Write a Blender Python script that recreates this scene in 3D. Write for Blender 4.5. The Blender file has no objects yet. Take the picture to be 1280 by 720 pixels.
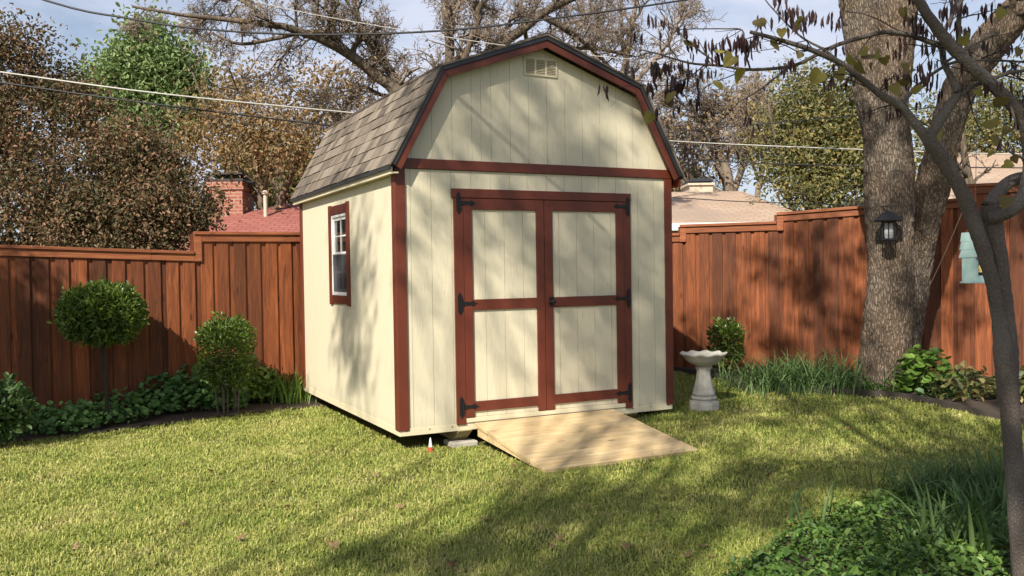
import bpy, math, random
import numpy as np
from mathutils import Vector, Matrix, noise

rng = np.random.default_rng(7)
random.seed(7)
S = bpy.context.scene
COL = S.collection
PI = math.pi

# ------------------------------------------------------------------ camera
F_PX, PITCH, ROLL = 1101.9, -0.0195, -0.0151
CAM = np.array([0.0, 0.0, 1.65])
YAW = 0.4651
SHED_O = np.array([-1.0396, 8.0132, 0.1514])
cr, sr, cp, sp = math.cos(ROLL), math.sin(ROLL), math.cos(PITCH), math.sin(PITCH)
cam = bpy.data.cameras.new('camera'); camo = bpy.data.objects.new('camera', cam); COL.objects.link(camo)
right = Vector((cr, -sr*sp, sr*cp)); up = Vector((-sr, -cr*sp, cr*cp)); fwd = Vector((0, cp, sp))
R = Matrix((right, up, -fwd)).transposed().to_4x4()
camo.matrix_world = Matrix.Translation(Vector(CAM)) @ R
cam.sensor_width = 36; cam.lens = F_PX/1280*36; cam.clip_end = 2000; cam.clip_start = 0.05
S.camera = camo

def ray(px, py):
    a, b = px-640, py-360
    u = a*cr+b*sr; v = -a*sr+b*cr
    x = u/F_PX; zc = -v/F_PX
    return np.array([x, cp-zc*sp, sp+zc*cp])
def P(px, py, Y):
    "world point seen at photo pixel (px,py) at distance Y"
    r = ray(px, py); return CAM + r*(Y/r[1])
def sst(t):
    t = np.clip(t, 0, 1); return t*t*(3-2*t)
def gz(x, y):
    s = .894*x+.448*y
    return .2*sst((s-3)/5)*sst((y-6.5)/4) - .12*sst((2.5-s)/3.5)*sst((y-7)/3)
def G(px, py):
    z = 0.0
    for _ in range(12):
        r = ray(px, py); t = (z-CAM[2])/r[2]; p = CAM+r*t; z = float(gz(p[0], p[1]))
    return p

# ------------------------------------------------------------------ mesh builder
OFF = {}
class MB:
    def __init__(s): s.V = []; s.F = []; s.n = 0
    def add(s, V, F):
        V = np.asarray(V, float).reshape(-1, 3); F = np.asarray(F, np.int64)
        s.V.append(V); s.F.append(F+s.n); s.n += len(V); return s
    def box(s, x0, x1, y0, y1, z0, z1, M=None):
        V = np.array([[x, y, z] for z in (z0, z1) for y in (y0, y1) for x in (x0, x1)], float)
        if M is not None: V = V@np.array(M[0]).T + np.array(M[1])
        return s.add(V, [[0,2,3,1],[4,5,7,6],[0,1,5,4],[2,6,7,3],[0,4,6,2],[1,3,7,5]])
    def prism(s, poly, y0, y1, axis='y'):
        "poly: (x,z) counter-clockwise list extruded along y (or x: poly is (y,z))"
        n = len(poly); a = np.array(poly, float)
        def mk(v):
            if axis == 'y': return np.c_[a[:,0], np.full(n, v), a[:,1]]
            if axis == 'x': return np.c_[np.full(n, v), a[:,0], a[:,1]]
            return np.c_[a[:,0], a[:,1], np.full(n, v)]
        s.V += [mk(y0), mk(y1)]
        b = s.n; s.n += 2*n
        s.F.append(np.array([[b+i for i in range(n)]])); s.F.append(np.array([[b+n+i for i in reversed(range(n))]]))
        s.F.append(np.array([[b+i, b+n+i, b+n+(i+1)%n, b+(i+1)%n] for i in range(n)]))
        return s
    def hexa(s, a, b):
        "two quads a (4 pts) and b (4 pts) joined"
        return s.add(list(a)+list(b), [[0,1,2,3],[7,6,5,4],[0,4,5,1],[1,5,6,2],[2,6,7,3],[3,7,4,0]])
    def lathe(s, prof, n=32, c=(0,0,0), fn=None, a0=0.):
        m = len(prof); V = []
        for i, (r, z) in enumerate(prof):
            for k in range(n):
                a = a0+2*PI*k/n
                rr, zz = (r, z) if fn is None else fn(r, z, a, i)
                V.append((c[0]+rr*math.cos(a), c[1]+rr*math.sin(a), c[2]+zz))
        Fq = [[i*n+k, i*n+(k+1)%n, (i+1)*n+(k+1)%n, (i+1)*n+k] for i in range(m-1) for k in range(n)]
        s.add(V, Fq)
        b = s.n-m*n
        s.F.append(np.array([[b+k for k in reversed(range(n))]])); s.F.append(np.array([[b+(m-1)*n+k for k in range(n)]]))
        return s
    def tubes(s, PTS, RAD, k=4):
        "PTS (m,n,3), RAD (m,n)"
        PTS = np.asarray(PTS, float); RAD = np.asarray(RAD, float)
        m, n, _ = PTS.shape
        T = np.gradient(PTS, axis=1); T /= np.linalg.norm(T, axis=2, keepdims=True)+1e-12
        av = PTS[:,-1]-PTS[:,0]; av /= np.linalg.norm(av, axis=1, keepdims=True)+1e-12
        ref = np.where(np.abs(av[:,2:3]) > .75, np.array([[1., .15, 0]]), np.array([[0.1, 0.1, 1.]]))
        U = np.cross(T, ref[:,None,:]); U /= np.linalg.norm(U, axis=2, keepdims=True)+1e-12
        W = np.cross(T, U)
        a = np.arange(k)*2*PI/k
        V = PTS[:,:,None,:]+RAD[:,:,None,None]*(np.cos(a)[None,None,:,None]*U[:,:,None,:]+np.sin(a)[None,None,:,None]*W[:,:,None,:])
        idx = np.arange(m*n*k).reshape(m, n, k)
        A = idx[:,:-1,:]; B = np.roll(A, -1, axis=2); D = idx[:,1:,:]; C = np.roll(D, -1, axis=2)
        Fq = np.stack([A, D, C, B], -1).reshape(-1, 4)
        b = s.n
        s.add(V.reshape(-1, 3), Fq)
        s.F.append(b+idx[:,0,:]); s.F.append(b+idx[:,-1,::-1])
        return s
    def tube(s, pts, r, k=8, caps=True):
        pts = np.array(pts, float); r = np.full(len(pts), r) if np.isscalar(r) else np.array(r, float)
        return s.tubes(pts[None], r[None], k)
    def build(s, name, mat, parent=None, smooth=False, bevel=0, origin=None):
        V = np.concatenate(s.V)
        if parent is not None: V = V-OFF.get(parent.name, np.zeros(3))
        if origin is not None: V = V-np.array(origin)
        Fs = s.F
        me = bpy.data.meshes.new(name)
        lt = np.concatenate([np.full(len(f), f.shape[1]) for f in Fs]); li = np.concatenate([f.ravel() for f in Fs])
        ls = np.r_[0, np.cumsum(lt)[:-1]]
        me.vertices.add(len(V)); me.vertices.foreach_set('co', V.ravel().astype(np.float32))
        me.loops.add(len(li)); me.loops.foreach_set('vertex_index', li.astype(np.int32))
        me.polygons.add(len(lt)); me.polygons.foreach_set('loop_start', ls.astype(np.int32)); me.polygons.foreach_set('loop_total', lt.astype(np.int32))
        me.polygons.foreach_set('use_smooth', np.full(len(lt), bool(smooth)))
        me.update(calc_edges=True); me.validate()
        me.materials.append(mat)
        o = bpy.data.objects.new(name, me); COL.objects.link(o)
        if parent is not None: o.parent = parent
        if origin is not None: o.location = origin
        if bevel:
            b = o.modifiers.new('bevel', 'BEVEL'); b.width = bevel; b.segments = 2; b.limit_method = 'ANGLE'
        return o

def thing(name, label, cat, loc=(0,0,0), rot=0, group=None, world=True):
    o = bpy.data.objects.new(name, None); COL.objects.link(o); o.empty_display_size = .2
    o.location = loc; o.rotation_euler = (0, 0, rot)
    tag(o, label, cat, group)
    if world: OFF[o.name] = np.array(loc, float)
    return o
def tag(o, label, cat, group=None):
    o['label'] = label; o['category'] = cat
    if group: o['group'] = group
    return o
def kind(o, k): o['kind'] = k; return o

# ------------------------------------------------------------------ materials
def newmat(name):
    m = bpy.data.materials.new(name); m.use_nodes = True
    nt = m.node_tree; nt.nodes.clear()
    out = nt.nodes.new('ShaderNodeOutputMaterial'); bs = nt.nodes.new('ShaderNodeBsdfPrincipled')
    nt.links.new(bs.outputs[0], out.inputs[0])
    return m, nt, bs, out
class N:
    "tiny node helper"
    def __init__(s, nt): s.nt = nt
    def n(s, t, **kw):
        x = s.nt.nodes.new(t)
        for k, v in kw.items(): setattr(x, k, v)
        return x
    def l(s, a, b): s.nt.links.new(a, b)
    def coord(s, scale=(1,1,1), out='Object'):
        tc = s.n('ShaderNodeTexCoord'); mp = s.n('ShaderNodeMapping'); mp.inputs['Scale'].default_value = scale
        s.l(tc.outputs[out], mp.inputs[0]); return mp.outputs[0]
    def noise(s, vec, scale=5, detail=4, rough=.6, dist=0.):
        x = s.n('ShaderNodeTexNoise'); x.inputs['Scale'].default_value = scale; x.inputs['Detail'].default_value = detail
        x.inputs['Roughness'].default_value = rough; x.inputs['Distortion'].default_value = dist; s.l(vec, x.inputs['Vector']); return x.outputs['Fac']
    def ramp(s, fac, stops, interp='LINEAR'):
        x = s.n('ShaderNodeValToRGB'); e = x.color_ramp; e.interpolation = interp
        while len(e.elements) < len(stops): e.elements.new(.5)
        for el, (p, c) in zip(e.elements, stops):
            el.position = p; el.color = (*c, 1) if len(c) == 3 else c
        s.l(fac, x.inputs[0]); return x.outputs[0]
    def mix(s, fac, a, b, mode='MIX'):
        x = s.n('ShaderNodeMix', data_type='RGBA', blend_type=mode)
        if isinstance(fac, (int, float)): x.inputs[0].default_value = fac
        else: s.l(fac, x.inputs[0])
        for v, i in ((a, 6), (b, 7)):
            if isinstance(v, tuple): x.inputs[i].default_value = (*v, 1)
            else: s.l(v, x.inputs[i])
        return x.outputs[2]
    def math(s, op, a, b=None, clamp=False):
        x = s.n('ShaderNodeMath', operation=op); x.use_clamp = clamp
        for v, i in ((a, 0), (b, 1)):
            if v is None: continue
            if isinstance(v, (int, float)): x.inputs[i].default_value = v
            else: s.l(v, x.inputs[i])
        return x.outputs[0]
    def island(s): return s.n('ShaderNodeNewGeometry').outputs['Random Per Island']
    def bump(s, h, strength=.3, dist=.01, prev=None):
        x = s.n('ShaderNodeBump'); x.inputs['Strength'].default_value = strength; x.inputs['Distance'].default_value = dist
        s.l(h, x.inputs['Height'])
        if prev is not None: s.l(prev, x.inputs['Normal'])
        return x.outputs[0]

def g3(v): return (v, v, v)
def mat_painted_siding():
    m, nt, b, o = newmat('cream_painted_siding'); k = N(nt)
    c = k.coord()
    grain = k.noise(k.coord((22, 22, 2.2)), 3.0, 6, .65, .6)
    big = k.noise(c, 1.3, 3)
    col = k.mix(k.math('MULTIPLY', big, .5), (.63, .575, .425), (.58, .52, .375))
    col = k.mix(k.ramp(grain, [(.34, g3(.35)), (.5, g3(0))]), col, (.46, .415, .30))
    # splash dirt along the very bottom
    sx = k.n('ShaderNodeSeparateXYZ'); k.l(c, sx.inputs[0])
    dirt = k.math('MULTIPLY', k.ramp(sx.outputs[2], [(0, g3(.5)), (.16, g3(0))]), k.noise(c, 9, 4))
    col = k.mix(dirt, col, (.30, .23, .13))
    k.l(col, b.inputs['Base Color']); b.inputs['Roughness'].default_value = .62
    n1 = k.bump(grain, .55, .006); n2 = k.bump(k.noise(c, 160, 3), .25, .002, n1); k.l(n2, b.inputs['Normal'])
    return m
def mat_painted_trim(name='red_painted_trim', c1=(.148, .031, .013), c2=(.092, .019, .009), rough=.5):
    m, nt, b, o = newmat(name); k = N(nt)
    g = k.noise(k.coord((6, 6, 6)), 2, 5, .7)
    col = k.mix(g, c1, c2)
    fine = k.noise(k.coord((40, 40, 5)), 2.5, 5, .7)
    col = k.mix(k.ramp(fine, [(.62, g3(0)), (.8, g3(.35))]), col, (.26, .075, .045))
    k.l(col, b.inputs['Base Color']); b.inputs['Roughness'].default_value = rough
    k.l(k.bump(fine, .3, .003), b.inputs['Normal'])
    return m
def mat_simple(name, c, rough=.6, metal=0, var=.25, scale=8, bump=.15, spec=.5):
    m, nt, b, o = newmat(name); k = N(nt)
    g = k.noise(k.coord(), scale, 5, .65)
    col = k.mix(g, tuple(x*(1+var) for x in c), tuple(x*(1-var) for x in c))
    k.l(col, b.inputs['Base Color']); b.inputs['Roughness'].default_value = rough; b.inputs['Metallic'].default_value = metal
    b.inputs['Specular IOR Level'].default_value = spec
    if bump: k.l(k.bump(k.noise(k.coord(), scale*8, 4), bump, .004), b.inputs['Normal'])
    return m
def mat_wood(name, cols, axis='z', island=.5, rough=.65, knots=True, dirt=None):
    m, nt, b, o = newmat(name); k = N(nt)
    s = {'x': (1.2, 16, 16), 'z': (16, 16, 1.2), 'y': (16, 1.2, 16)}[axis]
    vec = k.n('ShaderNodeVectorMath', operation='ADD'); k.l(k.coord(s), vec.inputs[0])
    isl = k.island(); sc = k.math('MULTIPLY', isl, 37.); cmb = k.n('ShaderNodeCombineXYZ')
    for i in range(3): k.l(sc, cmb.inputs[i])
    k.l(cmb.outputs[0], vec.inputs[1])
    g = k.noise(vec.outputs[0], 1.6, 6, .6, 1.2)
    col = k.ramp(g, [(.3, cols[0]), (.55, cols[1]), (.75, cols[2])])
    bright = k.ramp(isl, [(0, g3(1-island*.6)), (1, g3(1+island*.4))])
    col = k.mix(1., col, bright, 'MULTIPLY')
    if knots:
        ks = {'x': (2.2, 8, 8), 'z': (8, 8, 2.2), 'y': (8, 2.2, 8)}[axis]
        v = k.n('ShaderNodeTexVoronoi'); v.inputs['Scale'].default_value = 1.0
        v2 = k.n('ShaderNodeVectorMath', operation='ADD'); k.l(k.coord(ks), v2.inputs[0]); k.l(cmb.outputs[0], v2.inputs[1]); k.l(v2.outputs[0], v.inputs['Vector'])
        col = k.mix(k.ramp(v.outputs['Distance'], [(.07, g3(.75)), (.13, g3(0))]), col, tuple(x*.35 for x in cols[0]))
    if dirt:
        col = k.mix(k.ramp(k.noise(k.coord(), 2.2, 4), [(.5, g3(0)), (.75, g3(.5))]), col, dirt)
    k.l(col, b.inputs['Base Color']); b.inputs['Roughness'].default_value = rough
    b.inputs['Specular IOR Level'].default_value = .35
    k.l(k.bump(g, .35, .004), b.inputs['Normal'])
    return m
def mat_leaf(name, stops, trans=.35, rough=.55, spot=None, nscale=1.2, spec=.4):
    m, nt, b, o = newmat(name); k = N(nt)
    r = k.island()
    nz = k.noise(k.coord(), nscale, 3)
    f = k.math('ADD', k.math('MULTIPLY', r, .65), k.math('MULTIPLY', k.math('SUBTRACT', nz, .32), .9), True)
    col = k.ramp(f, stops)
    k.l(col, b.inputs['Base Color']); b.inputs['Roughness'].default_value = rough; b.inputs['Specular IOR Level'].default_value = spec
    tr = k.n('ShaderNodeBsdfTranslucent'); k.l(col, tr.inputs[0])
    ms = k.n('ShaderNodeMixShader'); ms.inputs[0].default_value = trans
    k.l(b.outputs[0], ms.inputs[1]); k.l(tr.outputs[0], ms.inputs[2]); k.l(ms.outputs[0], o.inputs[0])
    return m
def mat_bark(name, c1, c2, c3=None, sc=(9, 9, 2.2), bump=.8, patch=None, crk=.65):
    m, nt, b, o = newmat(name); k = N(nt)
    v = k.n('ShaderNodeTexVoronoi', feature='DISTANCE_TO_EDGE'); v.inputs['Scale'].default_value = 2.2
    w = k.coord(sc); nz = k.noise(w, 1.5, 4)
    add = k.n('ShaderNodeVectorMath', operation='ADD'); k.l(w, add.inputs[0])
    cm = k.n('ShaderNodeCombineXYZ'); k.l(nz, cm.inputs[0]); k.l(nz, cm.inputs[1]); k.l(cm.outputs[0], add.inputs[1])
    k.l(add.outputs[0], v.inputs['Vector'])
    crack = k.ramp(v.outputs['Distance'], [(0, g3(0)), (.22, g3(1))])
    fine = k.noise(w, 6, 6, .7)
    col = k.mix(fine, c2, c1)
    if c3: col = k.mix(k.ramp(k.noise(k.coord(), 1.8, 3), [(.45, g3(0)), (.65, g3(.8))]), col, c3)
    col = k.mix(k.math('MULTIPLY', k.math('SUBTRACT', 1., crack), crk), col, tuple(x*.4 for x in c2))
    k.l(col, b.inputs['Base Color']); b.inputs['Roughness'].default_value = .9; b.inputs['Specular IOR Level'].default_value = .2
    h = k.math('ADD', crack, k.math('MULTIPLY', fine, .7))
    k.l(k.bump(h, bump, .02), b.inputs['Normal'])
    return m

M = {}
M['siding'] = mat_painted_siding()
M['trim'] = mat_painted_trim()
M['cream'] = mat_simple('cream_paint', (.62, .55, .385), .55, var=.06)
M['black'] = mat_simple('black_iron', (.012, .012, .013), .45, .3)
M['white'] = mat_simple('white_vinyl', (.78, .78, .76), .4, var=.04, bump=0)
M['drip'] = mat_simple('dark_drip_edge', (.035, .034, .038), .45, .2)
M['dark'] = mat_simple('dark_interior', (.012, .012, .012), .9)
M['fence'] = mat_wood('stained_cedar', [(.085, .024, .008), (.185, .052, .015), (.285, .088, .028)], 'z', .95)
M['fence_cap'] = mat_wood('stained_cedar_cap', [(.15, .045, .018), (.25, .080, .030), (.33, .12, .048)], 'x', .3)
M['ramp'] = mat_wood('new_pine', [(.50, .34, .16), (.66, .50, .28), (.76, .62, .39)], 'x', .38, .6, dirt=(.36, .25, .13))
M['concrete'] = mat_simple('concrete', (.40, .37, .32), .9, scale=14, bump=.4)
M['stone'] = mat_simple('cast_stone', (.43, .405, .355), .9, scale=9, var=.45, bump=.5)
M['skid'] = mat_wood('treated_skid', [(.22, .17, .08), (.33, .27, .14), (.40, .34, .19)], 'y', .2)
M['teal'] = mat_simple('teal_paint', (.27, .39, .38), .6, var=.2, scale=12)
M['wire'] = mat_simple('black_cable', (.02, .02, .022), .6, bump=0)
M['wire_grey'] = mat_simple('grey_cable', (.42, .41, .38), .5, bump=0)
M['soil'] = mat_simple('dark_soil', (.045, .03, .02), .95, scale=18, bump=1)
M['edging'] = mat_simple('weathered_edging', (.05, .04, .032), .9)

def mat_shingle(name, cols, row=0.14):
    m, nt, b, o = newmat(name); k = N(nt)
    isl = k.island()
    col = k.ramp(isl, cols)
    fine = k.noise(k.coord(), 90, 3, .8)
    streak = k.noise(k.coord((7, 7, 2)), 2.5, 4)
    col = k.mix(k.math('MULTIPLY', fine, .55), col, (.03, .026, .022))
    col = k.mix(k.ramp(streak, [(.45, g3(0)), (.7, g3(.35))]), col, (.30, .26, .21))
    k.l(col, b.inputs['Base Color']); b.inputs['Roughness'].default_value = .9; b.inputs['Specular IOR Level'].default_value = .2
    k.l(k.bump(fine, .6, .004), b.inputs['Normal'])
    return m
M['shingle'] = mat_shingle('weathered_wood_shingles', [(0, (.10, .080, .062)), (.35, (.17, .135, .105)), (.7, (.235, .19, .15)), (1, (.30, .25, .20))])
def mat_roof_brick(name, c1, c2, mortar, scale=(1,1,1), bw=.3, rh=.14, bumpy=.4, patch=None, upright=False):
    m, nt, b, o = newmat(name); k = N(nt)
    t = k.n('ShaderNodeTexBrick'); vec = k.coord(scale)
    if upright:
        sp_ = k.n('ShaderNodeSeparateXYZ'); k.l(vec, sp_.inputs[0]); cb_ = k.n('ShaderNodeCombineXYZ')
        k.l(k.math('ADD', sp_.outputs[0], sp_.outputs[1]), cb_.inputs[0]); k.l(sp_.outputs[2], cb_.inputs[1]); vec = cb_.outputs[0]
    k.l(vec, t.inputs['Vector'])
    t.inputs['Color1'].default_value = (*c1, 1); t.inputs['Color2'].default_value = (*c2, 1); t.inputs['Mortar'].default_value = (*mortar, 1)
    t.inputs['Scale'].default_value = 1; t.inputs['Mortar Size'].default_value = .018; t.inputs['Brick Width'].default_value = bw; t.inputs['Row Height'].default_value = rh
    col = k.mix(k.noise(k.coord(), 1.3, 4), t.outputs[0], tuple(x*.7 for x in c1))
    if patch: col = k.mix(k.ramp(k.noise(k.coord(), .55, 3), [(.5, g3(0)), (.62, g3(.6))]), col, patch)
    k.l(col, b.inputs['Base Color']); b.inputs['Roughness'].default_value = .9
    h = k.math('ADD', t.outputs['Fac'], k.noise(k.coord(), 40, 3)); k.l(k.bump(h, bumpy, .02), b.inputs['Normal'])
    return m

def mat_glass():
    m, nt, b, o = newmat('window_glass')
    b.inputs['Base Color'].default_value = (.012, .014, .018, 1); b.inputs['Roughness'].default_value = .04
    b.inputs['Specular IOR Level'].default_value = .9
    return m
M['glass'] = mat_glass()
def mat_screen():
    m, nt, b, o = newmat('insect_screen')
    b.inputs['Base Color'].default_value = (.045, .045, .055, 1); b.inputs['Roughness'].default_value = .5
    return m
M['screen'] = mat_screen()
def mat_clear():
    m, nt, b, o = newmat('lantern_glass')
    b.inputs['Base Color'].default_value = (.8, .8, .82, 1); b.inputs['Roughness'].default_value = .15; b.inputs['Alpha'].default_value = .45
    return m
M['clear'] = mat_clear()

# ------------------------------------------------------------------ foliage and wood generators
def leaves(mb, C, size, up_bias=.3, aspect=.55, out=None, droop=0., fold=.25, szvar=.35, rg=None):
    rg = rg or rng
    C = np.asarray(C); n = len(C)
    D = rg.normal(size=(n, 3)); D[:,2] -= droop
    if out is not None: D += out
    D /= np.linalg.norm(D, axis=1, keepdims=True)
    Nn = rg.normal(size=(n, 3)); Nn[:,2] += up_bias*4
    Sd = np.cross(D, Nn); Sd /= np.linalg.norm(Sd, axis=1, keepdims=True)+1e-9
    Nn = np.cross(Sd, D)
    L = size*(1+szvar*rg.uniform(-1, 1, n))[:,None]; W = L*aspect*.5
    f = Nn*W*fold*2
    v0 = C; v1 = C+D*L*.3+Sd*W+f; v2 = C+D*L*.72+Sd*W*.75+f*.8; v3 = C+D*L-Nn*L*.08; v4 = C+D*L*.72-Sd*W*.75+f*.8; v5 = C+D*L*.3-Sd*W+f
    V = np.stack([v0, v1, v2, v3, v4, v5], 1).reshape(-1, 3)
    b = np.arange(n)[:,None]*6
    mb.add(V, np.concatenate([b+np.array([[0,1,2,3]]), b+np.array([[0,3,4,5]])]))

def blob_points(blobs, n_clump, per, spread, shell=.5, rg=None, flat=1.):
    "clustered points through ellipsoids; blobs: (cx,cy,cz,rx,ry,rz)"
    rg = rg or rng
    vol = np.array([b[3]*b[4]*b[5] for b in blobs])**(2/3); vol /= vol.sum()
    out = []
    for b, w in zip(blobs, vol):
        n = max(2, int(n_clump*w))
        d = rg.normal(size=(n, 3)); d /= np.linalg.norm(d, axis=1, keepdims=True)
        r = rg.uniform(0, 1, n)**shell
        r *= 1+.12*np.sin(d[:,0]*5+b[0]*3)*np.cos(d[:,2]*6+b[1])
        c = np.array(b[:3])+d*r[:,None]*np.array(b[3:6])
        pts = c[:,None,:]+rg.normal(size=(n, per, 3))*spread*np.array([1,1,flat])*rg.uniform(.5, 1.4, (n,1,1))
        out.append(pts.reshape(-1, 3))
    return np.concatenate(out)

class Grow:
    "recursive branch grower; polylines collected by level"
    def __init__(s, seed, wob=.16, up=.1): s.r = random.Random(seed); s.L = {}; s.tips = []; s.wob = wob; s.up = up
    def line(s, p, r, lev): s.L.setdefault((len(p), lev), []).append((p, r))
    def branch(s, p0, d, length, rad, lev, maxlev, kids=6, ratio=.55, ang=.8, npt=7, tap=.35, start=.2, gravity=0.):
        r = s.r; d = Vector(d).normalized(); p = Vector(p0); pts = [p.copy()]; rs = [rad]
        st = length/(npt-1); dirs = [d.copy()]
        for i in range(1, npt):
            d = d+Vector((r.gauss(0, s.wob), r.gauss(0, s.wob), r.gauss(0, s.wob)+s.up*.3-gravity*lev*.05)); d.normalize()
            p = p+d*st; pts.append(p.copy()); rs.append(rad*(1-(1-tap)*i/(npt-1))); dirs.append(d.copy())
        s.line([tuple(q) for q in pts], rs, lev)
        s.tips.append((tuple(pts[-1]), lev))
        if lev < maxlev: s.kids(pts, rs, dirs, length, lev, maxlev, kids, ratio, ang, npt, tap, start, gravity)
    def kids(s, pts, rs, dirs, length, lev, maxlev, kids, ratio, ang, npt, tap, start, gravity=0.):
        r = s.r; n = len(pts)
        for k in range(kids):
            t = start+(1-start)*(k+r.random())/kids; f = min(t*(n-1), n-1.001); i = int(f); a = f-i
            q = pts[i].lerp(pts[i+1], a); d = dirs[i]
            ax = d.cross(Vector((r.gauss(0,1), r.gauss(0,1), r.gauss(0,1)))).normalized()
            nd = (Matrix.Rotation(ang*r.uniform(.6, 1.3), 3, ax) @ d)
            rr = rs[i]*(1-a)+rs[i+1]*a
            s.branch(q, nd, length*ratio*r.uniform(.6, 1.2)*(1.15-.5*t), min(rr*.8, rr*ratio*r.uniform(.8, 1.1)), lev+1, maxlev,
                     max(3, kids-1), ratio, ang, max(4, npt-1), tap, .15, gravity)
    def guided(s, pts, rs, maxlev, kids, length, ratio=.55, ang=.9, npt=6, tap=.35, start=.1, lev=0, gravity=0.):
        P_ = [Vector(p) for p in pts]
        s.line([tuple(q) for q in P_], list(rs), lev)
        dirs = [(P_[min(i+1, len(P_)-1)]-P_[max(i-1, 0)]).normalized() for i in range(len(P_))]
        if kids: s.kids(P_, list(rs), dirs, length/ratio, lev, maxlev, kids, ratio, ang, npt, tap, start, gravity)
    def mesh(s, mb, sides=(10, 6, 4, 3, 3, 3), minr=0.):
        for (n, lev), ls in s.L.items():
            mb.tubes(np.array([l[0] for l in ls]), np.maximum(np.array([l[1] for l in ls]), minr), sides[min(lev, len(sides)-1)])
def smoothpath(pts, rs, n):
    "Catmull-Rom resample of points and radii to n samples"
    A = np.c_[np.array(pts, float), np.array(rs, float)]
    A = np.vstack([2*A[0]-A[1], A, 2*A[-1]-A[-2]]); m = len(A)-3; out = []
    for t in np.linspace(0, m-1e-6, n):
        i = int(t); u = t-i; a, b, c, d = A[i:i+4]
        out.append(.5*((2*b)+(c-a)*u+(2*a-5*b+4*c-d)*u*u+(3*b-a-3*c+d)*u**3))
    out = np.array(out); return out[:, :3], np.maximum(out[:, 3], .001)
def pxpath(pp, n):
    "pp: (px,py,Y,width_px) -> resampled world path"
    pts = [P(a, b, Y) for a, b, Y, w in pp]; rs = [w*.5*Y/F_PX for a, b, Y, w in pp]
    return smoothpath(pts, rs, n)

# ------------------------------------------------------------------ world and sun
SUN_EL, SUN_AZ = math.radians(40), math.radians(23.4)        # azimuth: to the left of straight behind the camera
TOSUN = np.array([-math.sin(SUN_AZ)*math.cos(SUN_EL), -math.cos(SUN_AZ)*math.cos(SUN_EL), math.sin(SUN_EL)])
w = bpy.data.worlds.new('World'); S.world = w; w.use_nodes = True
nt = w.node_tree; nt.nodes.clear(); k = N(nt)
sky = k.n('ShaderNodeTexSky', sky_type='NISHITA'); sky.sun_disc = False; sky.sun_elevation = SUN_EL; sky.sun_rotation = math.radians(203.4)
sky.dust_density = 1.5; sky.air_density = 1.0
tc = k.n('ShaderNodeTexCoord'); mp = k.n('ShaderNodeMapping'); mp.inputs['Scale'].default_value = (1, 1, 3.2); k.l(tc.outputs['Generated'], mp.inputs[0])
cl = k.noise(mp.outputs[0], 2.3, 7, .58, .4)
fac = k.ramp(cl, [(.38, g3(.25)), (.60, g3(.97))])
sx = k.n('ShaderNodeSeparateXYZ'); k.l(tc.outputs['Generated'], sx.inputs[0])
bank = k.math('MULTIPLY', k.ramp(k.math('ADD', k.math('MULTIPLY', sx.outputs[1], .5), .5), [(.30, g3(.35)), (.72, g3(1))]), k.ramp(sx.outputs[2], [(.45, g3(1)), (.8, g3(.3))]))
colr = k.mix(k.math('MULTIPLY', fac, bank), sky.outputs[0], (5.6, 6.0, 7.2))
bg = k.n('ShaderNodeBackground'); k.l(colr, bg.inputs[0]); bg.inputs[1].default_value = .082
wo = k.n('ShaderNodeOutputWorld'); k.l(bg.outputs[0], wo.inputs[0])
sl = bpy.data.lights.new('sun', 'SUN'); sl.energy = 5.0; sl.angle = math.radians(.5); sl.color = (1, .93, .80)
so = bpy.data.objects.new('sun', sl); COL.objects.link(so)
so.rotation_euler = Vector(TOSUN).to_track_quat('Z', 'Y').to_euler(); so.location = (-5, -10, 15)
S.view_settings.view_transform = 'Standard'; S.view_settings.look = 'None'; S.view_settings.exposure = .68; S.view_settings.gamma = 1
S.view_settings.use_curve_mapping = False

# ------------------------------------------------------------------ ground
def pip(x, y, poly):
    x = np.asarray(x); y = np.asarray(y); ins = np.zeros(x.shape, bool); n = len(poly)
    for i in range(n):
        x1, y1 = poly[i]; x2, y2 = poly[(i+1) % n]
        c = ((y1 > y) != (y2 > y)) & (x < (x2-x1)*(y-y1)/(y2-y1+1e-12)+x1)
        ins ^= c
    return ins
FL_O = np.array([-2.8, 11.6]); FL_D = np.array([.894, .448])
FR_O = np.array([2.38, 12.8]); FR_D = np.array([.9207, -.3903])
CORNER = (.87, 13.44)
LBED = [(-9.5, 7.25), (-5.4, 9.29), (-4.0, 10.0), (-3.0, 10.52), (-2.35, 10.85), (-1.6, 12.2), tuple(FL_O+FL_D*.6), tuple(FL_O-FL_D*8)]
RBED_EDGE = [(2.2, 12.55), (2.45, 11.95), (2.7, 11.3), (2.72, 10.7), (2.95, 10.3), (3.4, 10.08), (4.27, 9.6), (4.75, 8.6), (5.4, 7.6), (6.5, 6.2)]
RBED = RBED_EDGE+[(9.5, 6.2), tuple(FR_O+FR_D*7), tuple(FR_O)]
FBED = [(.88, 4.0), (1.05, 4.5), (1.4, 4.98), (1.82, 5.5), (2.4, 6.0), (3.0, 6.4), (3.8, 6.65), (5.2, 6.4), (4.8, 4.), (2.5, 3.2)]

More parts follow.
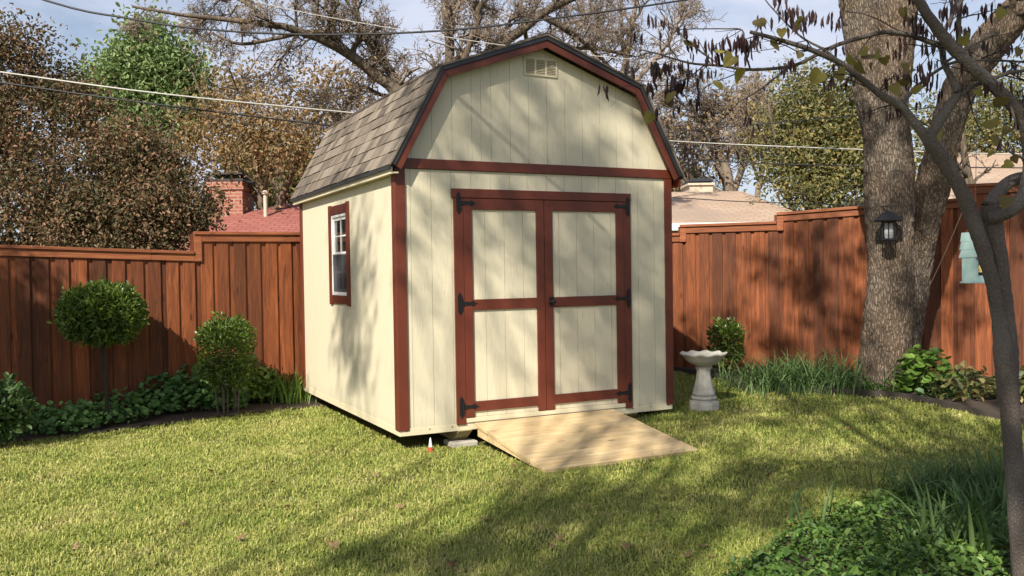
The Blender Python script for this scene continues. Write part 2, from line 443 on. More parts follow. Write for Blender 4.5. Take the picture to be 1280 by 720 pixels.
def mat_ground():
    m, nt, b, o = newmat('lawn_thatch'); k = N(nt); c = k.coord()
    n1 = k.noise(c, 1.1, 4); n2 = k.noise(c, 30, 5, .7); n3 = k.noise(c, 7, 4)
    col = k.ramp(n1, [(.3, (.085, .10, .028)), (.55, (.14, .145, .045)), (.75, (.18, .16, .06))])
    col = k.mix(k.ramp(n2, [(.4, g3(.0)), (.65, g3(.8))]), col, (.05, .055, .02))
    col = k.mix(k.ramp(n3, [(.55, g3(0)), (.72, g3(.6))]), col, (.17, .13, .06))
    k.l(col, b.inputs['Base Color']); b.inputs['Roughness'].default_value = .95; b.inputs['Specular IOR Level'].default_value = .1
    k.l(k.bump(n2, .8, .03), b.inputs['Normal']); return m
xs = np.unique(np.r_[-160, -90, -50, -30, np.arange(-20, 20.1, .4), 30, 50, 90, 160]); ys = np.unique(np.r_[-60, -30, -15, np.arange(-8, 22.1, .4), 30, 45, 70, 110, 180])
X, Y = np.meshgrid(xs, ys); Z = gz(X, Y)
nx, ny = len(xs), len(ys); idx = np.arange(nx*ny).reshape(ny, nx)
g = MB(); g.add(np.c_[X.ravel(), Y.ravel(), Z.ravel()], np.stack([idx[:-1,:-1], idx[:-1,1:], idx[1:,1:], idx[1:,:-1]], -1).reshape(-1, 4))
kind(g.build('ground', mat_ground(), smooth=True), 'structure')

# bed soil sheets (follow the ground, 1.2 cm above it)
def soil_sheet(name, poly):
    from mathutils import geometry
    step = .16
    x0, y0 = np.min(poly, 0); x1, y1 = np.max(poly, 0)
    gx = np.arange(x0, x1+step, step); gy = np.arange(y0, y1+step, step)
    XX, YY = np.meshgrid(gx, gy); cx = XX[:-1,:-1]+step/2; cy = YY[:-1,:-1]+step/2
    ok = pip(cx, cy, poly); id_ = np.arange(XX.size).reshape(XX.shape)
    Fq = np.stack([id_[:-1,:-1], id_[:-1,1:], id_[1:,1:], id_[1:,:-1]], -1)[ok]
    z = gz(XX, YY)+.012+np.random.default_rng(3).uniform(0, .02, XX.shape)
    used = np.unique(Fq); mp_ = -np.ones(XX.size, int); mp_[used] = np.arange(len(used))
    V = np.c_[XX.ravel(), YY.ravel(), z.ravel()][used]
    mb = MB(); mb.add(V, mp_[Fq]); kind(mb.build(name, M['soil'], smooth=True), 'structure')
soil_sheet('planting_bed', LBED); soil_sheet('planting_bed', RBED); soil_sheet('planting_bed', FBED)

# ------------------------------------------------------------------ lawn grass
def shed_local(x, y):
    dx, dy = x-SHED_O[0], y-SHED_O[1]; c, s_ = math.cos(YAW), math.sin(YAW)
    return dx*c+dy*s_, -dx*s_+dy*c
def make_grass():
    rg = np.random.default_rng(11); N_ = 760000
    # density falls with distance
    y = 3.6+(13.6-3.6)*rg.uniform(0, 1, N_)**1.35
    x = rg.uniform(-.66, .66, N_)*(y+.35)
    ok = ~pip(x, y, LBED) & ~pip(x, y, RBED) & ~(pip(x, y, FBED) & (rg.uniform(0, 1, N_) > .12))
    lx, ly = shed_local(x, y); ok &= ~((lx > .12) & (lx < 2.95) & (ly > .18) & (ly < 3.5))
    ok &= ~((lx > .40) & (lx < .95) & (ly > -.12) & (ly < .3)); ok &= ~((lx > .75) & (lx < 2.3) & (ly > -1.3) & (ly < .2))
    dL = (x-FL_O[0])*(-.448)+(y-FL_O[1])*.894; ok &= dL < -.03
    dR = (x-FR_O[0])*(.3903)+(y-FR_O[1])*.9207; ok &= dR < -.03
    pn = np.sin(x*2.1+1.7*np.sin(y*1.3))*np.sin(y*2.6+1.1*np.sin(x*1.9))+.5*np.sin(x*6.3+y*2)*np.sin(y*5.7-x)
    ok &= ~((pn > .75) & (rg.uniform(0, 1, N_) < .55))
    x, y = x[ok], y[ok]; n = len(x)
    # clumpiness
    cl = np.sin(x*9+1.3*np.sin(y*7))*np.sin(y*11+1.7*np.sin(x*6))
    h = (.022+.020*rg.uniform(0, 1, n)**2+.014*cl*rg.uniform(0, 1, n))*(1+.25*rg.normal(size=n)).clip(.4, 1.8)
    wd = (.0019+.00036*y)*rg.uniform(.7, 1.4, n)
    az = rg.uniform(0, 2*PI, n); lean = np.abs(rg.normal(0, 1.0, n)).clip(0, 1.9)
    d = np.c_[np.cos(az), np.sin(az), np.zeros(n)]; sd = np.c_[-np.sin(az), np.cos(az), np.zeros(n)]
    base = np.c_[x, y, gz(x, y)]
    upv = np.array([0, 0, 1.])
    H = h[:,None]; ln = lean[:,None]; Wd = wd[:,None]
    m1 = base+upv*H*.55+d*H*.3*ln; tip = base+upv*H*(1.05-.28*ln)+d*H*1.0*ln
    V = np.stack([base-sd*Wd, base+sd*Wd, m1+sd*Wd*.8, m1-sd*Wd*.8, tip], 1).reshape(-1, 3)
    b = np.arange(n)[:,None]*5
    mb = MB(); mb.add(V, b+np.array([[0,1,2,3]])); mb.F.append(b+np.array([[3,2,4]]))
    mt = mat_leaf('grass_blades', [(0, (.12, .18, .035)), (.3, (.25, .31, .065)), (.6, (.40, .41, .11)), (.85, (.54, .49, .20)), (1, (.60, .51, .28))], .3, .6, nscale=1.4, spec=.25)
    o = mb.build('lawn_grass', mt); kind(o, 'stuff')
    tag(o, 'yellow green lawn grass with dry straw coloured blades', 'grass')
make_grass()

# ------------------------------------------------------------------ fences
def make_fence(name, label, O, D, secs, base_fn, seed):
    "O,D: line start and direction; secs: (s0,s1,ztop0,ztop1); viewer is on the local -y side"
    rot = math.atan2(D[1], D[0]); root = thing(name, label, 'fence', (O[0], O[1], 0), rot, world=False)
    rg = np.random.default_rng(seed); pitch = .206
    for j, (s0, s1, za, zb) in enumerate(secs):
        zt = lambda s: za+(zb-za)*(s-s0)/(s1-s0)
        mb = MB()
        n = int(math.ceil((s1-s0)/pitch)); p = (s1-s0)/n
        for i in range(n):
            a = s0+i*p
            zz = base_fn(a)
            e = rg.uniform(-.006, .006)
            mb.box(a-.035+e, a+.105+e, .010, .028, zz-.05, zt(a+.03)-.03)                       # back board
            e = rg.uniform(-.008, .008); f = rg.uniform(0, .004)
            mb.box(a+.072+e, a+.072+.1415+e, -.010-f, .0075-f, zz-.03-rg.uniform(0,.02), zt(a+.14)-.04)   # front board
        mb.build('board_panel', M['fence'], root, bevel=.0025)
        cap = MB()
        x0, x1 = s0, s1
        def slab(y0, y1, d0, d1, xa, xb):
            cap.hexa([(xa, y0, zt(xa)+d0), (xb, y0, zt(xb)+d0), (xb, y1, zt(xb)+d0), (xa, y1, zt(xa)+d0)],
                     [(xa, y0, zt(xa)+d1), (xb, y0, zt(xb)+d1), (xb, y1, zt(xb)+d1), (xa, y1, zt(xa)+d1)])
        q = x0
        while q < x1-.01:
            e = min(q+2.4, x1)
            slab(-.036, -.013, -.125, -.039, q+.001, e-.001)      # face trim
            slab(-.06, .075, -.037, .0, q, e-.002)        # flat cap
            q = e
        if j+1 < len(secs):                                # vertical return at the step
            nz = secs[j+1][2]; lo, hi = min(zb, nz), max(zb, nz)
            xs_ = s1 if nz > zb else s1-.09
            cap.box(xs_, xs_+.09, -.040, -.012, lo-.13, hi-.039)
        cap.build('top_cap', M['fence_cap'], root, bevel=.004)
    return root
def basefn(O, D): return lambda s: float(gz(O[0]+D[0]*s, O[1]+D[1]*s))
# left run: s=0 at (-2.8,11.6); step up at photo px 240
def s_of(O, D, px):
    r = ray(px, 340); m = r[0]/r[1]; return (m*O[1]-O[0])/(D[0]-m*D[1])
sL = s_of(FL_O, FL_D, 243)
make_fence('wooden_fence', 'red stained board fence behind the round topiary and left side of the shed', FL_O, FL_D,
           [(-9., sL, 2.25, 1.955), (sL, 4.08, 2.20, 2.19)], basefn(FL_O, FL_D), 1)
r1, r2, r3 = s_of(FR_O, FR_D, 851), s_of(FR_O, FR_D, 972), s_of(FR_O, FR_D, 1210)
make_fence('wooden_fence', 'red stained board fence stepping up behind the bird bath and big tree', FR_O, FR_D,
           [(-1.62, r1, 2.16, 2.16), (r1, r2, 2.28, 2.28), (r2, r3, 2.40, 2.50), (r3, 9., 2.67, 2.67)], basefn(FR_O, FR_D), 2)

# ------------------------------------------------------------------ shed
W, D, EZ = 3.05, 3.66, 2.46
KX, KZ, PZ, OS, OF = .405, 3.385, 3.785, .0886, .1135      # outer roof line
shed = thing('storage_shed', 'cream gambrel roof garden shed with dark red trim and double doors', 'shed', tuple(SHED_O), YAW, world=False)
def outer(x):           # roof outline height (top of shingles) at local x
    x = min(x, W-x)
    if x < KX: return EZ+.02+(x+OS)*(KZ-EZ-.02)/(KX+OS)
    return KZ+(x-KX)*(PZ-KZ)/(W/2-KX)
TH = .11                # vertical gap between outline and siding top
def strips(x0, x1, z0, top, first, pitch=.2032, gap=.0038, extra=()):
    xs_ = [x0]; g_ = first
    while g_ < x1-.02:
        if g_ > x0+.02: xs_.append(g_)
        g_ += pitch
    for e in extra: xs_.append(e)
    xs_ = sorted(xs_)+[x1]; out = []
    for a, b in zip(xs_[:-1], xs_[1:]):
        a2 = a+(gap/2 if a > x0 else 0); b2 = b-(gap/2 if b < x1 else 0)
        pts = [(a2, z0), (b2, z0)]
        if callable(top):
            inner = [q for q in (KX, W/2, W-KX) if a2 < q < b2]
            for q in [b2]+sorted(inner, reverse=True)+[a2]: pts.append((q, top(q)))
        else: pts += [(b2, top), (a2, top)]
        out.append(pts)
    return out
# front lower wall, split round the doorway
mb = MB()
for p in strips(.001, .575, .072, 2.445, .135): mb.prism(p, .0, .0055)
for p in strips(2.50, W-.001, .072, 2.445, 2.64): mb.prism(p, .0, .0055)
for p in strips(.577, 2.498, 2.262, 2.445, .745): mb.prism(p, .0, .0055)
mb.box(.012, .57, .006, .03, .075, 2.44); mb.box(2.505, W-.012, .006, .03, .075, 2.44); mb.box(.57, 2.505, .006, .03, 2.27, 2.44)
mb.build('front_wall', M['siding'], shed)
mb = MB()
for p in strips(.02, W-.02, 2.515, lambda x: outer(x)-TH, .155, extra=(.86,)): mb.prism(p, .003, .0085)
poly = [(.03, 2.5), (W-.03, 2.5)]+[(q, outer(q)-TH-.01) for q in (W-.03, W-KX, W/2, KX, .03)]
mb.prism(poly, .009, .034)
mb.build('gable_wall', M['siding'], shed)
# left side wall with window hole  y 1.60..2.16  z 1.27..2.14
WY0, WY1, WZ0, WZ1 = 1.575, 2.185, 1.255, 2.15
def side_wall(xa, xb, hole):
    mb = MB()
    def st(y0, y1, z0, z1):
        for p in strips(y0, y1, z0, z1, y0+.2 if y0 < .1 else (.004+.2*math.ceil((y0-.004)/.2)+.0)): mb.prism(p, (xa if xa < 1 else xb-.005), (xa+.005 if xa < 1 else xb), 'x')
    if hole:
        st(.004, WY0, .072, EZ-.015); st(WY1, D-.004, .072, EZ-.015); st(WY0+.001, WY1-.001, .072, WZ0); st(WY0+.001, WY1-.001, WZ1, EZ-.015)
    else: st(.004, D-.004, .072, EZ-.015)
    x_in = (xa+.0055, xb+.01) if xa < 1 else (xa-.01, xb-.0055)
    if hole:
        for (a, b, c_, d_) in ((.02, WY0, .08, EZ-.03), (WY1, D-.02, .08, EZ-.03), (WY0, WY1, .08, WZ0), (WY0, WY1, WZ1, EZ-.03)): mb.box(*x_in, a, b, c_, d_)
    else: mb.box(*x_in, .02, D-.02, .08, EZ-.03)
    return mb
side_wall(0, .016, True).build('left_wall', M['siding'], shed)
side_wall(W-.016, W, False).build('right_wall', M['siding'], shed)
mb = MB(); poly = [(0.02, .072), (W-.02, .072)]+[(q, outer(q)-TH) for q in (W-.02, W-KX, W/2, KX, .02)]
mb.prism(poly, D-.02, D-.004); mb.build('back_wall', M['siding'], shed)
# floor rim + floor
mb = MB()
mb.box(-.004, W+.004, -.006, .035, 0, .07); mb.box(-.004, W+.004, D-.035, D+.004, 0, .07)
mb.box(-.0045, .035, .036, D-.036, 0, .07); mb.box(W-.035, W+.0045, .036, D-.036, 0, .07)
rim = mb.build('floor_rim', M['cream'], shed, bevel=.003)
mb = MB(); mb.box(.036, W-.036, .036, D-.036, .03, .065); mb.build('floor', M['ramp'], shed)
for i in range(14):
    x = .06+i*.226
    if .6 < x < 2.4 and x > .7: continue
    mb = MB(); mb.lathe([(.001, 0), (.006, 0), (.006, .003), (.001, .004)], 8, (0, 0, 0))
    v = mb.V[-1]; mb.V[-1] = np.c_[v[:,0]+x, -.006-v[:,2], v[:,1]+.045]
    mb.build('nail', M['drip'], rim)
# skids and concrete blocks
for i, x in enumerate((.57, 1.25, 1.98, 2.46)):
    mb = MB(); y0 = .06
    mb.hexa([(x, y0+.06, -.105), (x+.14, y0+.06, -.105), (x+.14, D-.2, -.105), (x, D-.2, -.105)], [(x, y0-.09, -.001), (x+.14, y0-.09, -.001), (x+.14, D-.1, -.001), (x, D-.1, -.001)])
    mb.build('skid', M['skid'], shed, bevel=.003)
    if i in (0, 3):
        gh = -.21 if i == 0 else -.17
        for yy in (.08, 1.7, 3.1):
            mb = MB(); mb.box(x-.06, x+.20, yy-.10, yy+.14, gh-.03, -.107)
            mb.build('concrete_block', M['concrete'], shed, bevel=.012)
# corner trim
mb = MB()
mb.box(-.018, .083, -.018, -.002, .052, 2.446)
mb.box(-.018, -.002, -.0015, .085, .052, 2.44)
mb.build('corner_trim', M['trim'], shed, bevel=.003)
mb = MB()
mb.box(W-.075, W+.018, -.018, -.002, .052, 2.446); mb.box(W+.002, W+.018, -.0015, .085, .052, 2.44)
mb.build('corner_trim', M['trim'], shed, bevel=.003)
mb = MB(); mb.box(-.018, -.002, D-.085, D+.018, .052, 2.44); mb.build('corner_trim', M['trim'], shed, bevel=.003)
mb = MB(); mb.box(-.018, W+.018, -.022, -.003, 2.448, 2.54); mb.build('band_board', M['trim'], shed, bevel=.003)
# rake fascia boards, soffit, drip edge
def offpath(t, ext=0):
    "polyline of gambrel outline lowered vertically by t"
    return [(-OS-ext*.4, EZ+.02-t-ext*.75), (KX, KZ-t), (W/2, PZ-t), (W-KX, KZ-t), (W+OS+ext*.4, EZ+.02-t-ext*.75)]
def band_prism(mb, t0, t1, y0, y1, xe=0.):
    a, b = offpath(t0), offpath(t1)
    nrm = lambda t, L: L
    for i in range(4):
        q = [a[i], a[i+1], b[i+1], b[i]]
        mb.prism([q[3], q[2], q[1], q[0]], y0, y1)
# perpendicular thickness: use true offset polygons
def offs(t):
    "gambrel outline offset inward perpendicular by t"
    base = [(-OS, EZ+.02), (KX, KZ), (W/2, PZ), (W-KX, KZ), (W+OS, EZ+.02)]
    out = []
    segs = []
    for i in range(4):
        (x0, z0), (x1, z1) = base[i], base[i+1]; L = math.hypot(x1-x0, z1-z0); nx_, nz_ = (z1-z0)/L, -(x1-x0)/L
        segs.append(((x0+nx_*t, z0+nz_*t), ((x1-x0)/L, (z1-z0)/L)))
    out.append(segs[0][0])
    for i in range(3):
        (p, d), (q, e) = segs[i], segs[i+1]
        den = d[0]*e[1]-d[1]*e[0]; s_ = ((q[0]-p[0])*e[1]-(q[1]-p[1])*e[0])/den
        out.append((p[0]+d[0]*s_, p[1]+d[1]*s_))
    (q, e) = segs[3]; L = math.hypot(base[4][0]-base[3][0], base[4][1]-base[3][1]); out.append((q[0]+e[0]*L, q[1]+e[1]*L))
    return out
def rake(t0, t1, y0, y1, trim_end=0.):
    mb = MB(); a, b = offs(t0), offs(t1)
    for i in range(4):
        mb.prism([b[i], b[i+1], a[i+1], a[i]], y0, y1)
    return mb
rake(.053, .118, -OF, -OF+.019).build('rake_fascia', M['trim'], shed, bevel=.002)
rake(.004, .050, -OF-.012, -OF+.012).build('drip_edge', M['drip'], shed, bevel=.001)
rake(.040, .055, -OF+.020, .0).build('soffit', M['trim'], shed)
# roof deck and shingles
rake(.014, .036, -OF+.0125, D+OF).build('roof_deck', M['skid'], shed)
mb = MB(); mb.box(-OS+.01, -OS+.028, -OF+.02, D+OF-.01, EZ-.075, EZ-.012); mb.box(-OS+.03, -.005, -OF+.02, D+OF-.02, EZ-.07, EZ-.058)
mb.build('eave_fascia', M['cream'], shed)
mb = MB(); mb.box(W+OS-.028, W+OS-.01, -OF+.02, D+OF-.01, EZ-.105, EZ-.012); mb.build('eave_fascia', M['trim'], shed)
mb = MB(); mb.box(-OS-.014, -OS+.009, -OF-.004, D+OF, EZ-.034, EZ+.008); mb.box(W+OS-.009, W+OS+.014, -OF-.004, D+OF, EZ-.024, EZ+.008)
mb.build('eave_drip_edge', M['drip'], shed)
rs = np.random.default_rng(5)
base = offs(.0)
for name, (i, j, flip) in {'shingles_lower': (0, 1, 1), 'shingles_upper': (1, 2, 1)}.items():
    for side in (0, 1):
        (x0, z0), (x1, z1) = base[i], base[j]
        L = math.hypot(x1-x0, z1-z0); dx, dz = (x1-x0)/L, (z1-z0)/L; nx_, nz_ = -dz, dx
        n = int(round(L/.142)); ex = L/n; mb = MB()
        for c in range(n):
            y = -OF-.022-rs.uniform(0, .2); first = True
            while y < D+OF:
                wdt = rs.choice([.10, .14, .19, .25, .30])*rs.uniform(.85, 1.15); y1 = min(y+wdt, D+OF+.015)
                ya = max(y, -OF-.024)
                if y1-ya > .02:
                    lift = rs.choice([.004, .008, .012], p=[.3, .4, .3]); s0 = c*ex-.022-rs.uniform(0, .004); s1 = (c+1)*ex+.01
                    th0, th1 = .004+lift, .002
                    def pt(s_, h, yy):
                        xx = x0+dx*s_+nx_*h; zz = z0+dz*s_+nz_*h
                        return (W-xx if side else xx, yy, zz)
                    a_, b_ = ya+.002, y1-.002
                    A = [pt(s0, -.008, a_), pt(s0, -.008, b_), pt(s1, -.012, b_), pt(s1, -.012, a_)]
                    B = [pt(s0, th0, a_), pt(s0, th0, b_), pt(s1, th1, b_), pt(s1, th1, a_)]
                    mb.hexa(A, B)
                y = y1
        mb.build(name, M['shingle'], shed)
mb = MB()
for t in range(18):
    y0 = -OF-.02+t*.22
    for sgn in (-1, 1):
        xa, xb = W/2, W/2+sgn*.16
        q = [(xa, y0, PZ+.020), (xa, y0+.235, PZ+.028), (xb, y0+.235, PZ+.028-.16*(PZ-KZ)/(W/2-KX)), (xb, y0, PZ+.020-.16*(PZ-KZ)/(W/2-KX))]
        q2 = [(a_, b_, c_-.006) for a_, b_, c_ in q]; mb.hexa(q2, q)
mb.build('ridge_cap', M['shingle'], shed)
# gable vent
vx0, vx1, vz0, vz1 = 1.325, 1.70, 3.40, 3.58
mb = MB(); mb.box(vx0, vx1, -.010, .002, vz0, vz0+.018); mb.box(vx0, vx1, -.010, .002, vz1-.018, vz1)
for i in range(4):
    xx = vx0+i*(vx1-vx0-.02)/3; mb.box(xx, xx+.02, -.0095, .002, vz0+.0185, vz1-.0185)
vent = mb.build('gable_vent', M['cream'], shed, bevel=.002)
mb = MB()
for i in range(3):
    xa = vx0+.02+i*(vx1-vx0-.02)/3; xb = xa+(vx1-vx0-.02)/3-.02
    for j in range(9):
        z = vz0+.026+j*.0155
        mb.hexa([(xa, -.009, z-.005), (xb, -.009, z-.005), (xb, .0015, z+.003), (xa, .0015, z+.003)], [(xa, -.009, z-.003), (xb, -.009, z-.003), (xb, .0015, z+.005), (xa, .0015, z+.005)])
mb.build('louvre_slats', M['cream'], vent)
mb = MB(); mb.box(vx0+.01, vx1-.01, .0018, .0026, vz0+.01, vz1-.01); mb.build('vent_backing', mat_simple('tan_vent_backing', (.33, .30, .22), .8), vent)  # one flat tan tone, close to the slats for low contrast
# doorway trim
mb = MB()
mb.box(.536, 2.542, -.026, -.001, 2.192, 2.277)
mb.box(.556, .652, -.022, -.001, .058, 2.190); mb.box(2.452, 2.538, -.022, -.001, .058, 2.190)
mb.build('door_trim', M['trim'], shed, bevel=.003)
# doors
def hinge(px_, z, sgn, parent):
    h = MB(); y = -.030
    # leaf on the jamb: a spear-ended vertical plate, strap on the door: tapering with a trefoil tip
    h.prism([(-.020, -.075), (-.008, -.092), (.0, -.105), (.008, -.092), (.020, -.075), (.020, .075), (.008, .092), (0, .105), (-.008, .092), (-.020, .075)], y, y+.007)
    strap = [(.015, -.022), (.11, -.012), (.125, -.024), (.145, -.020), (.150, -.008), (.180, 0), (.150, .008), (.145, .020), (.125, .024), (.11, .012), (.015, .022)]
    if sgn < 0: strap = [(-a, b) for a, b in reversed(strap)]
    h.prism(strap, y-.001, y+.0065)
    for dz in (-.055, -.02, .02, .055): h.box(-.004, .004, y-.004, y, dz-.004, dz+.004)
    V = np.concatenate(h.V); 
    h.tube([(sgn*.015, y-.003, -.06), (sgn*.015, y-.003, .06)], .007, 8)
    for v in h.V: v[:,0] += px_; v[:,2] += z
    return h.build('hinge', M['black'], parent)
def door(xa, xb, hx, sgn):
    mb = MB(); zt, zb = 2.186, .118
    pa, pb = (xa+.085, xb-.083) if sgn > 0 else (xa+.09, xb-.09)
    Mn = [(zb, zb+.001)]
    mb.box(xa, pa, -.024, .0, zb, zt); mb.box(pb, xb, -.024, .0, zb, zt)
    mb.box(pa+.0005, pb-.0005, -.0235, .0, 2.083, zt); mb.box(pa+.0005, pb-.0005, -.0235, 0, 1.132, 1.232); mb.box(pa+.0005, pb-.0005, -.0235, 0, .172, .265)
    fr = mb.build('door', M['trim'], shed, bevel=.0025)
    mb = MB()
    for z0, z1 in ((.118, .1715), (.2655, 1.1315), (1.2325, 2.0825)):
        for p in strips(pa+.001, pb-.001, z0, z1, xa+.225 if sgn > 0 else xa+.17): mb.prism(p, -.006, -.0005)
    mb.box(pa-.02, pb+.02, .0003, .012, .12, 2.18)
    mb.build('door_panel', M['siding'], fr)
    for z in (2.143, 1.198, .222): hinge(hx, z, sgn, fr)
    return fr
dl = door(.655, 1.513, .604, 1); dr = door(1.519, 2.449, 2.50, -1)
mb = MB(); mb.box(.57, 2.5, .031, .04, .071, 2.3); mb.build('doorway_backing', M['dark'], shed)
mb = MB(); mb.box(.653, 2.451, -.018, .03, .0705, .115); mb.build('door_sill', M['cream'], shed, bevel=.003)
mb = MB()
mb.lathe([(.001, 0), (.022, 0), (.024, .004), (.012, .008), (.010, .03), (.018, .036), (.024, .046), (.022, .058), (.012, .064), (.001, .066)], 20)
v = mb.V[-1]; mb.V[-1] = np.c_[v[:,0]+1.585, -.024-v[:,2], v[:,1]+1.188]
knob = mb.build('door_knob', M['black'], dr, smooth=True)
mb = MB(); mb.prism([(1.563, 1.07+.07), (1.607, 1.07+.07), (1.612, 1.235), (1.558, 1.235)], -.028, -.0245); mb.build('knob_plate', M['black'], knob)
# window
mb = MB()
mb.box(-.022, -.002, WY0-.085, WY0-.0, 1.148, 2.262); mb.box(-.022, -.002, WY1, WY1+.095, 1.148, 2.262)
mb.box(-.020, -.002, WY0+.001, WY1-.001, 2.151, 2.25); mb.box(-.020, -.002, WY0+.001, WY1-.001, 1.165, 1.254)
win = mb.build('window', M['trim'], shed, bevel=.002)
mb = MB()
f0, f1, f2, f3 = WY0+.002, WY1-.002, WZ0+.002, WZ1-.002
mb.box(-.012, .05, f0, f0+.028, f2, f3); mb.box(-.012, .05, f1-.028, f1, f2, f3); mb.box(-.012, .05, f0+.0285, f1-.0285, f3-.028, f3); mb.box(-.014, .05, f0+.0285, f1-.0285, f2, f2+.036)
mb.build('window_frame', M['white'], win, bevel=.002)
zm = (f2+f3)/2+.01
for (za, zb_, xx, scr) in ((zm-.012, f3-.029, .004, False), (f2+.037, zm+.022, .016, True)):
    mb = MB(); a, b = f0+.029, f1-.029
    mb.box(xx, xx+.018, a, a+.03, za, zb_); mb.box(xx, xx+.018, b-.03, b, za, zb_); mb.box(xx+.0005, xx+.0175, a+.0305, b-.0305, zb_-.035, zb_); mb.box(xx+.0005, xx+.0175, a+.0305, b-.0305, za, za+.035)
    ym, zz = (a+b)/2, (za+zb_)/2
    mb.box(xx+.004, xx+.013, ym-.008, ym+.008, za+.0355, zb_-.0355); mb.box(xx+.005, xx+.012, a+.0305, ym-.0085, zz-.008, zz+.008); mb.box(xx+.005, xx+.012, ym+.0085, b-.0305, zz-.008, zz+.008)
    sash = mb.build('sash', M['white'], win)
    mb = MB(); mb.box(xx+.0135, xx+.016, a+.02, b-.02, za+.02, zb_-.02); mb.build('pane', M['glass'], sash)
    if scr:
        mb = MB(); mb.box(-.006, -.0052, f0+.0285, f1-.0285, f2+.0365, zm)
        so_ = mb.build('insect_screen', M['screen'], sash)
m_, nt_, b_, o_ = newmat('insect_screen_mesh'); b_.inputs['Base Color'].default_value = (.05, .05, .06, 1); b_.inputs['Alpha'].default_value = .55; b_.inputs['Roughness'].default_value = .7
so_.data.materials[0] = m_
mb = MB(); mb.box(.052, .6, WY0-.1, WY1+.1, WZ0-.1, WZ0-.09); mb.box(.6, .61, WY0-.3, WY1+.3, WZ0-.3, WZ1+.2); mb.build('interior_shelf', M['skid'], shed)

# ramp
ramp = thing('wooden_ramp', 'new pale pine ramp leading down from the double doors to the grass', 'ramp', tuple(SHED_O), YAW, world=False)
x0, x1 = .735, 2.29; A0 = np.array([-.035, .068]); gy_ = -1.40; A1 = np.array([gy_, -.112])
dv = A1-A0; Lr = np.hypot(*dv); dv /= Lr; nv = np.array([dv[1], -dv[0]]); nv = -nv if nv[1] < 0 else nv
n = 5; wdt = Lr/n
for i in range(n):
    a = A0+dv*(i*wdt+.003); b = A0+dv*((i+1)*wdt-.003); t = nv*-.036
    e0 = rs.uniform(-.004, .004)
    mb = MB()
    mb.hexa([(x0+e0, *(a+t)), (x1+e0, *(a+t)), (x1+e0, *(b+t)), (x0+e0, *(b+t))], [(x0+e0, *a), (x1+e0, *a), (x1+e0, *b), (x0+e0, *b)])
    mb.build('deck_board', M['ramp'], ramp, bevel=.003)
for xx in (x0+.012, x0+.52, x0+1.03, x1-.05):
    t0 = nv*-.038
    a = A0+dv*.03+t0; b = A0+dv*(Lr-.18)+t0
    mb = MB(); mb.hexa([(xx, a[0], a[1]-.085), (xx+.038, a[0], a[1]-.085), (xx+.038, b[0], b[1]-.012), (xx, b[0], b[1]-.012)], [(xx, *a), (xx+.038, *a), (xx+.038, *b), (xx, *b)])
    mb.build('stringer', M['ramp'], ramp, bevel=.002)

# little marker flag by the shed corner
gp = G(538, 566)
flag = thing('marker_flag', 'tiny red and white marker cone in the grass under the shed corner', 'marker', (gp[0], gp[1]+.02, gp[2]))
c = (gp[0], gp[1]+.02, gp[2])
mb = MB(); mb.lathe([(.001, .0), (.024, .0), (.018, .05)], 14, c); mb.build('cone_base', mat_simple('red_plastic', (.55, .05, .03), .5), flag)
mb = MB(); mb.lathe([(.018, .051), (.008, .12), (.002, .135), (.001, .136)], 14, c); mb.build('cone_top', mat_simple('white_plastic', (.75, .73, .70), .5), flag)

# ------------------------------------------------------------------ bird bath
bp = G(880, 511)
bath = thing('bird_bath', 'pale stone bird bath with scalloped bowl standing on the lawn right of the shed', 'bird bath', tuple(bp))
def flute(r, z, a, i): return (r*(1+.035*math.cos(8*a)), z)
sc_ = 1.0
mb = MB(); mb.lathe([(.001, -.02), (.165, -.02), (.168, .06), (.160, .085), (.130, .095), (.128, .105), (.142, .112), (.146, .128), (.138, .145), (.12, .15)], 8, bp, a0=.3)
mb.build('base', M['stone'], bath, bevel=.008)
mb = MB(); mb.lathe([(.001, .149), (.125, .15), (.120, .18), (.105, .23), (.088, .30), (.076, .36), (.072, .41), (.080, .435), (.088, .45), (.08, .46), (.001, .461)], 40, bp, flute)
mb.build('pedestal', M['stone'], bath, smooth=True)
def scal(r, z, a, i):
    k_ = max(0, (r-.10)/.15)
    return (r*(1+.045*k_*math.cos(10*a)), z+.008*k_*math.cos(10*a))
prof = [(a_*.86, b_) for a_, b_ in [(.001, .461), (.09, .462), (.11, .475), (.17, .50), (.225, .535), (.255, .575), (.285, .592), (.292, .605), (.282, .612), (.262, .604), (.235, .575), (.19, .556), (.10, .545), (.001, .543)]]
mb = MB(); mb.lathe(prof, 80, bp, scal); mb.build('bowl', M['stone'], bath, smooth=True)

# ------------------------------------------------------------------ lantern on the tree
lx = P(1111, 279, 9.93)
lan = thing('lantern', 'black hanging lantern with hipped cap on the big tree trunk', 'lantern', tuple(lx))
lx = lx+np.array([0, 0, 0]); 
def sq(mb, prof, c, a0=PI/4+.35, n=4):
    mb.lathe([(r*1.414 if n == 4 else r, z) for r, z in prof], n, c, a0=a0)
mb = MB(); sq(mb, [(.001, .02), (.165, .02), (.168, .035), (.085, .115), (.04, .13), (.001, .135)], lx, n=6); mb.build('cap', M['black'], lan, bevel=.003)
mb = MB(); sq(mb, [(.001, -.205), (.085, -.205), (.09, -.19), (.085, -.175), (.001, -.174)], lx, n=6)
for k_ in range(6):
    a = .35+PI/4+k_*PI/3; c = lx+np.array([.078*math.cos(a), .078*math.sin(a), 0])
    mb.tube([c+[0,0,-.175], c+[0,0,.02]], .007, 6)
mb.build('cage', M['black'], lan)
mb = MB(); mb.lathe([(.045, -.17), (.05, -.1), (.045, .0)], 16, lx); mb.build('glass_chimney', M['clear'], lan, smooth=True)
